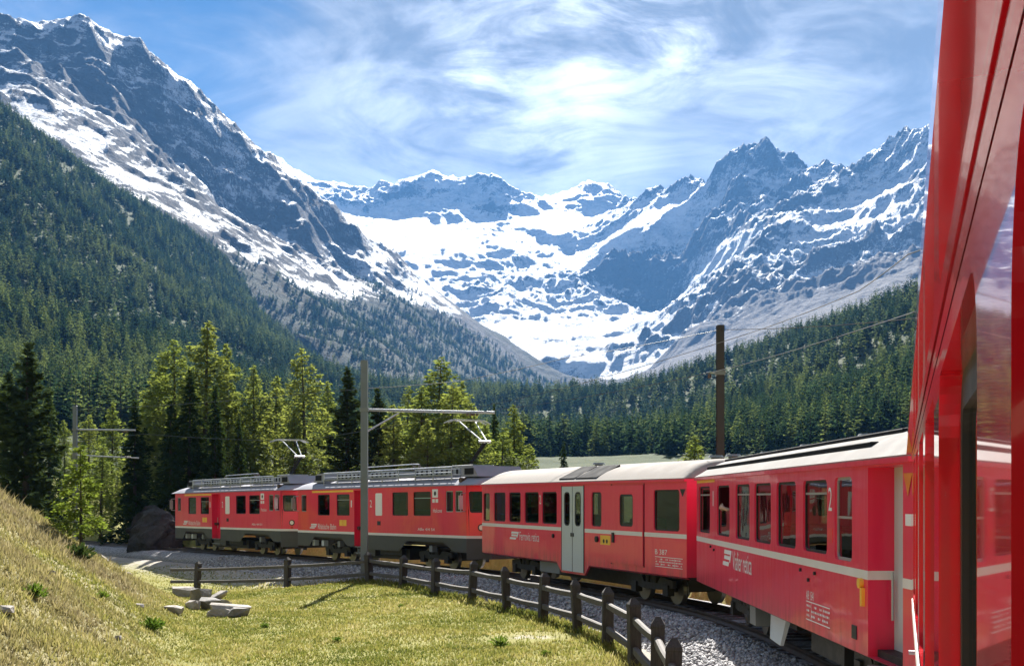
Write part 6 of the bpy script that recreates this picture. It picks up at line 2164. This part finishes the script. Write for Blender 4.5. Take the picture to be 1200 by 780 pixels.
def build_stones():
    big = ray(181, 615, 70.5)
    zg = float(H(big[0], big[1])[0])
    boulder('huge dark rounded boulder under the spruces by the rails', (big[0], big[1], zg), (1.6, 1.3, 1.8), 'rock_dark', 3, None, 5, 0.65, 0.5, 0, 0.35)
    p = ray(197, 628, 71.0)
    boulder('flat pale slab lying beside the rails in front of the dark boulder', (p[0] + 0.5, p[1] - 0.4, float(H(p[0] + 0.5, p[1] - 0.4)[0]) + 0.25), (0.55, 0.35, 0.20), 'rock_pale', 8, None, 3, 0.6, 0.2)
    spots = [(216, 700, (0.62, 0.34, 0.30), 0.5, 0.10, 'rock_pale', 'long pale block at the uphill end of the rock pile'), (236, 706, (0.46, 0.34, 0.40), 1.2, -0.15, 'rock_grey', 'dark grey block in the middle of the rock pile'),
             (250, 704, (0.15, 0.75, 0.15), -0.55, 0.30, 'rock_pale', 'narrow pale slab leaning across the rock pile'), (246, 714, (0.40, 0.30, 0.26), 0.2, 0.2, 'rock_grey', 'grey block under the leaning slab of the pile'),
             (270, 717, (0.72, 0.30, 0.17), 0.45, 0.16, 'rock_pale', 'flat pale slab on top at the meadow end of the pile'), (258, 722, (0.46, 0.3, 0.18), 0.1, -0.05, 'rock_pale', 'low pale stone at the foot of the rock pile'), (277, 722, (0.36, 0.26, 0.20), 0.9, 0.1, 'rock_grey', 'small grey stone at the tip of the rock pile'),
             (226, 713, (0.40, 0.25, 0.20), 2.0, 0.1, 'rock_pale', 'half-buried stone in the grass below the pile'), (262, 708, (0.14, 0.5, 0.12), -0.9, -0.2, 'rock_pale', 'thin pale slab lying beside the leaning one'), (204, 718, (0.34, 0.24, 0.16), 0.3, 0.0, 'rock_pale', 'pale stone half buried in dry grass uphill of the pile')]
    for k, (px, py, s, r, tl, mt_, lab) in enumerate(spots):
        g = on_ground(px, py)
        boulder(lab, g, (s[0] * 0.8, s[1] * 0.8, s[2] * 0.72), mt_, 40 + k, 'stones of the rock pile by the fence end', 3, 0.9, r, tl, 0.2)
    rr = random.Random(9)
    for k in range(6):
        px, py = rr.uniform(5, 230), rr.uniform(660, 775)
        g = on_ground(px, py)
        s = rr.uniform(0.04, 0.10)
        boulder('small pale stone showing through the dry grass of the bank', g, (s * 1.3, s, s * 0.7), 'rock_pale', 60 + k, 'small stones on the bank', 2, 0.8, rr.uniform(0, 3), 0.1, 0.3)
    # bleached log on the bank
    q0 = ray(116, 640, 36.0); q1 = ray(152, 660, 38.0)
    a = (q0[0], q0[1], float(H(q0[0], q0[1])[0])); b = (q1[0], q1[1], float(H(q1[0], q1[1])[0]))
    A = Vector(a) + Vector((0, 0, 0.06)); B = Vector(b) + Vector((0, 0, 0.05))
    mb = MB()
    n = 7; path = []
    for k in range(n + 1):
        t = k / n
        q = A.lerp(B, t); q.z = float(H(q.x, q.y)[0]) + 0.07 + 0.02 * math.sin(k * 2.0)
        path.append(q - A)
    for k in range(n): mb.cyl(path[k], path[k + 1], 0.10 - 0.007 * k + 0.008 * math.sin(k * 3), 9, 0.10 - 0.007 * (k + 1) + 0.008 * math.sin(k * 3 + 3))
    mb.cyl(path[2], path[2] + Vector((0.12, -0.1, 0.25)), 0.03, 6, 0.012)
    o = mb.build('fallen_log', M['log'], None, loc=A)
    tag(o, 'bleached fallen log lying in the grass below the young larch', 'log')
    # herbs
    for k, (px, py, s, lab) in enumerate(((178, 738, 0.30, 'bright green weed clump on the bank below the rock pile'), (586, 757, 0.22, 'small bright weed tuft in the open meadow'), (40, 700, 0.25, 'leafy weed clump in the dry grass near the bank top'), (92, 655, 0.45, 'low dark bush at the foot of the young larch')) + tuple((px_, py_, s_, None) for px_, py_, s_ in ((120, 700, .16), (310, 735, .13), (395, 752, .12), (470, 712, .12), (640, 768, .12)))):
        g = on_ground(px, py)
        rs = np.random.RandomState(90 + k)
        nl = 160
        az = rs.rand(nl) * 6.28; el = rs.rand(nl) * 1.3 + 0.1
        rr_ = s * (0.3 + 0.7 * rs.rand(nl))
        P = np.stack([np.cos(az) * np.cos(el) * rr_, np.sin(az) * np.cos(el) * rr_, np.sin(el) * rr_ * 0.9], -1)
        e1 = P / np.linalg.norm(P, axis=1)[:, None] + rs.randn(nl, 3) * 0.3
        e2 = np.cross(e1, rs.randn(nl, 3)); e2 /= np.linalg.norm(e2, axis=1)[:, None]
        l = s * 0.22
        V = np.stack([P - e1 * l, P + e2 * l * 0.35, P + e1 * l, P - e2 * l * 0.35], 1)
        root = empty('weed_clump', g)
        tag(root, lab or 'small green herb tuft scattered in the short grass', 'plant', None if lab else 'herb tufts in the grass')
        link('leaves', fast_mesh('leaves', V.reshape(-1, 3), np.arange(nl * 4).reshape(nl, 4)), M['spruce'] if k == 3 else M['weed'], root)
        st = MB()
        for q in range(5):
            st.cyl((0, 0, -0.03), tuple(P[q * 20] * 0.9), 0.008, 4, 0.003, False)
        st.build('stems', M['weed'], root, fix=False)


build_stones()


# ------------------------------------------------------------------ air
def build_haze():
    t = NT('valley_air')
    v = t.n('ShaderNodeVolumePrincipled')
    v.inputs['Color'].default_value = (0.15, 0.43, 0.97, 1)
    v.inputs['Density'].default_value = HAZE
    v.inputs['Anisotropy'].default_value = 0.0
    t.t.links.new(v.outputs[0], t.out.inputs['Volume'])
    zl = -120.0
    mb = MB().box(-8500, 8500, -1600, 10500, zl, 2650)
    o = mb.build('haze', t.m)
    tag(o, 'thin blue mountain haze filling the valley air', 'haze', kind='stuff')


HAZE = 6.5e-5
build_haze()
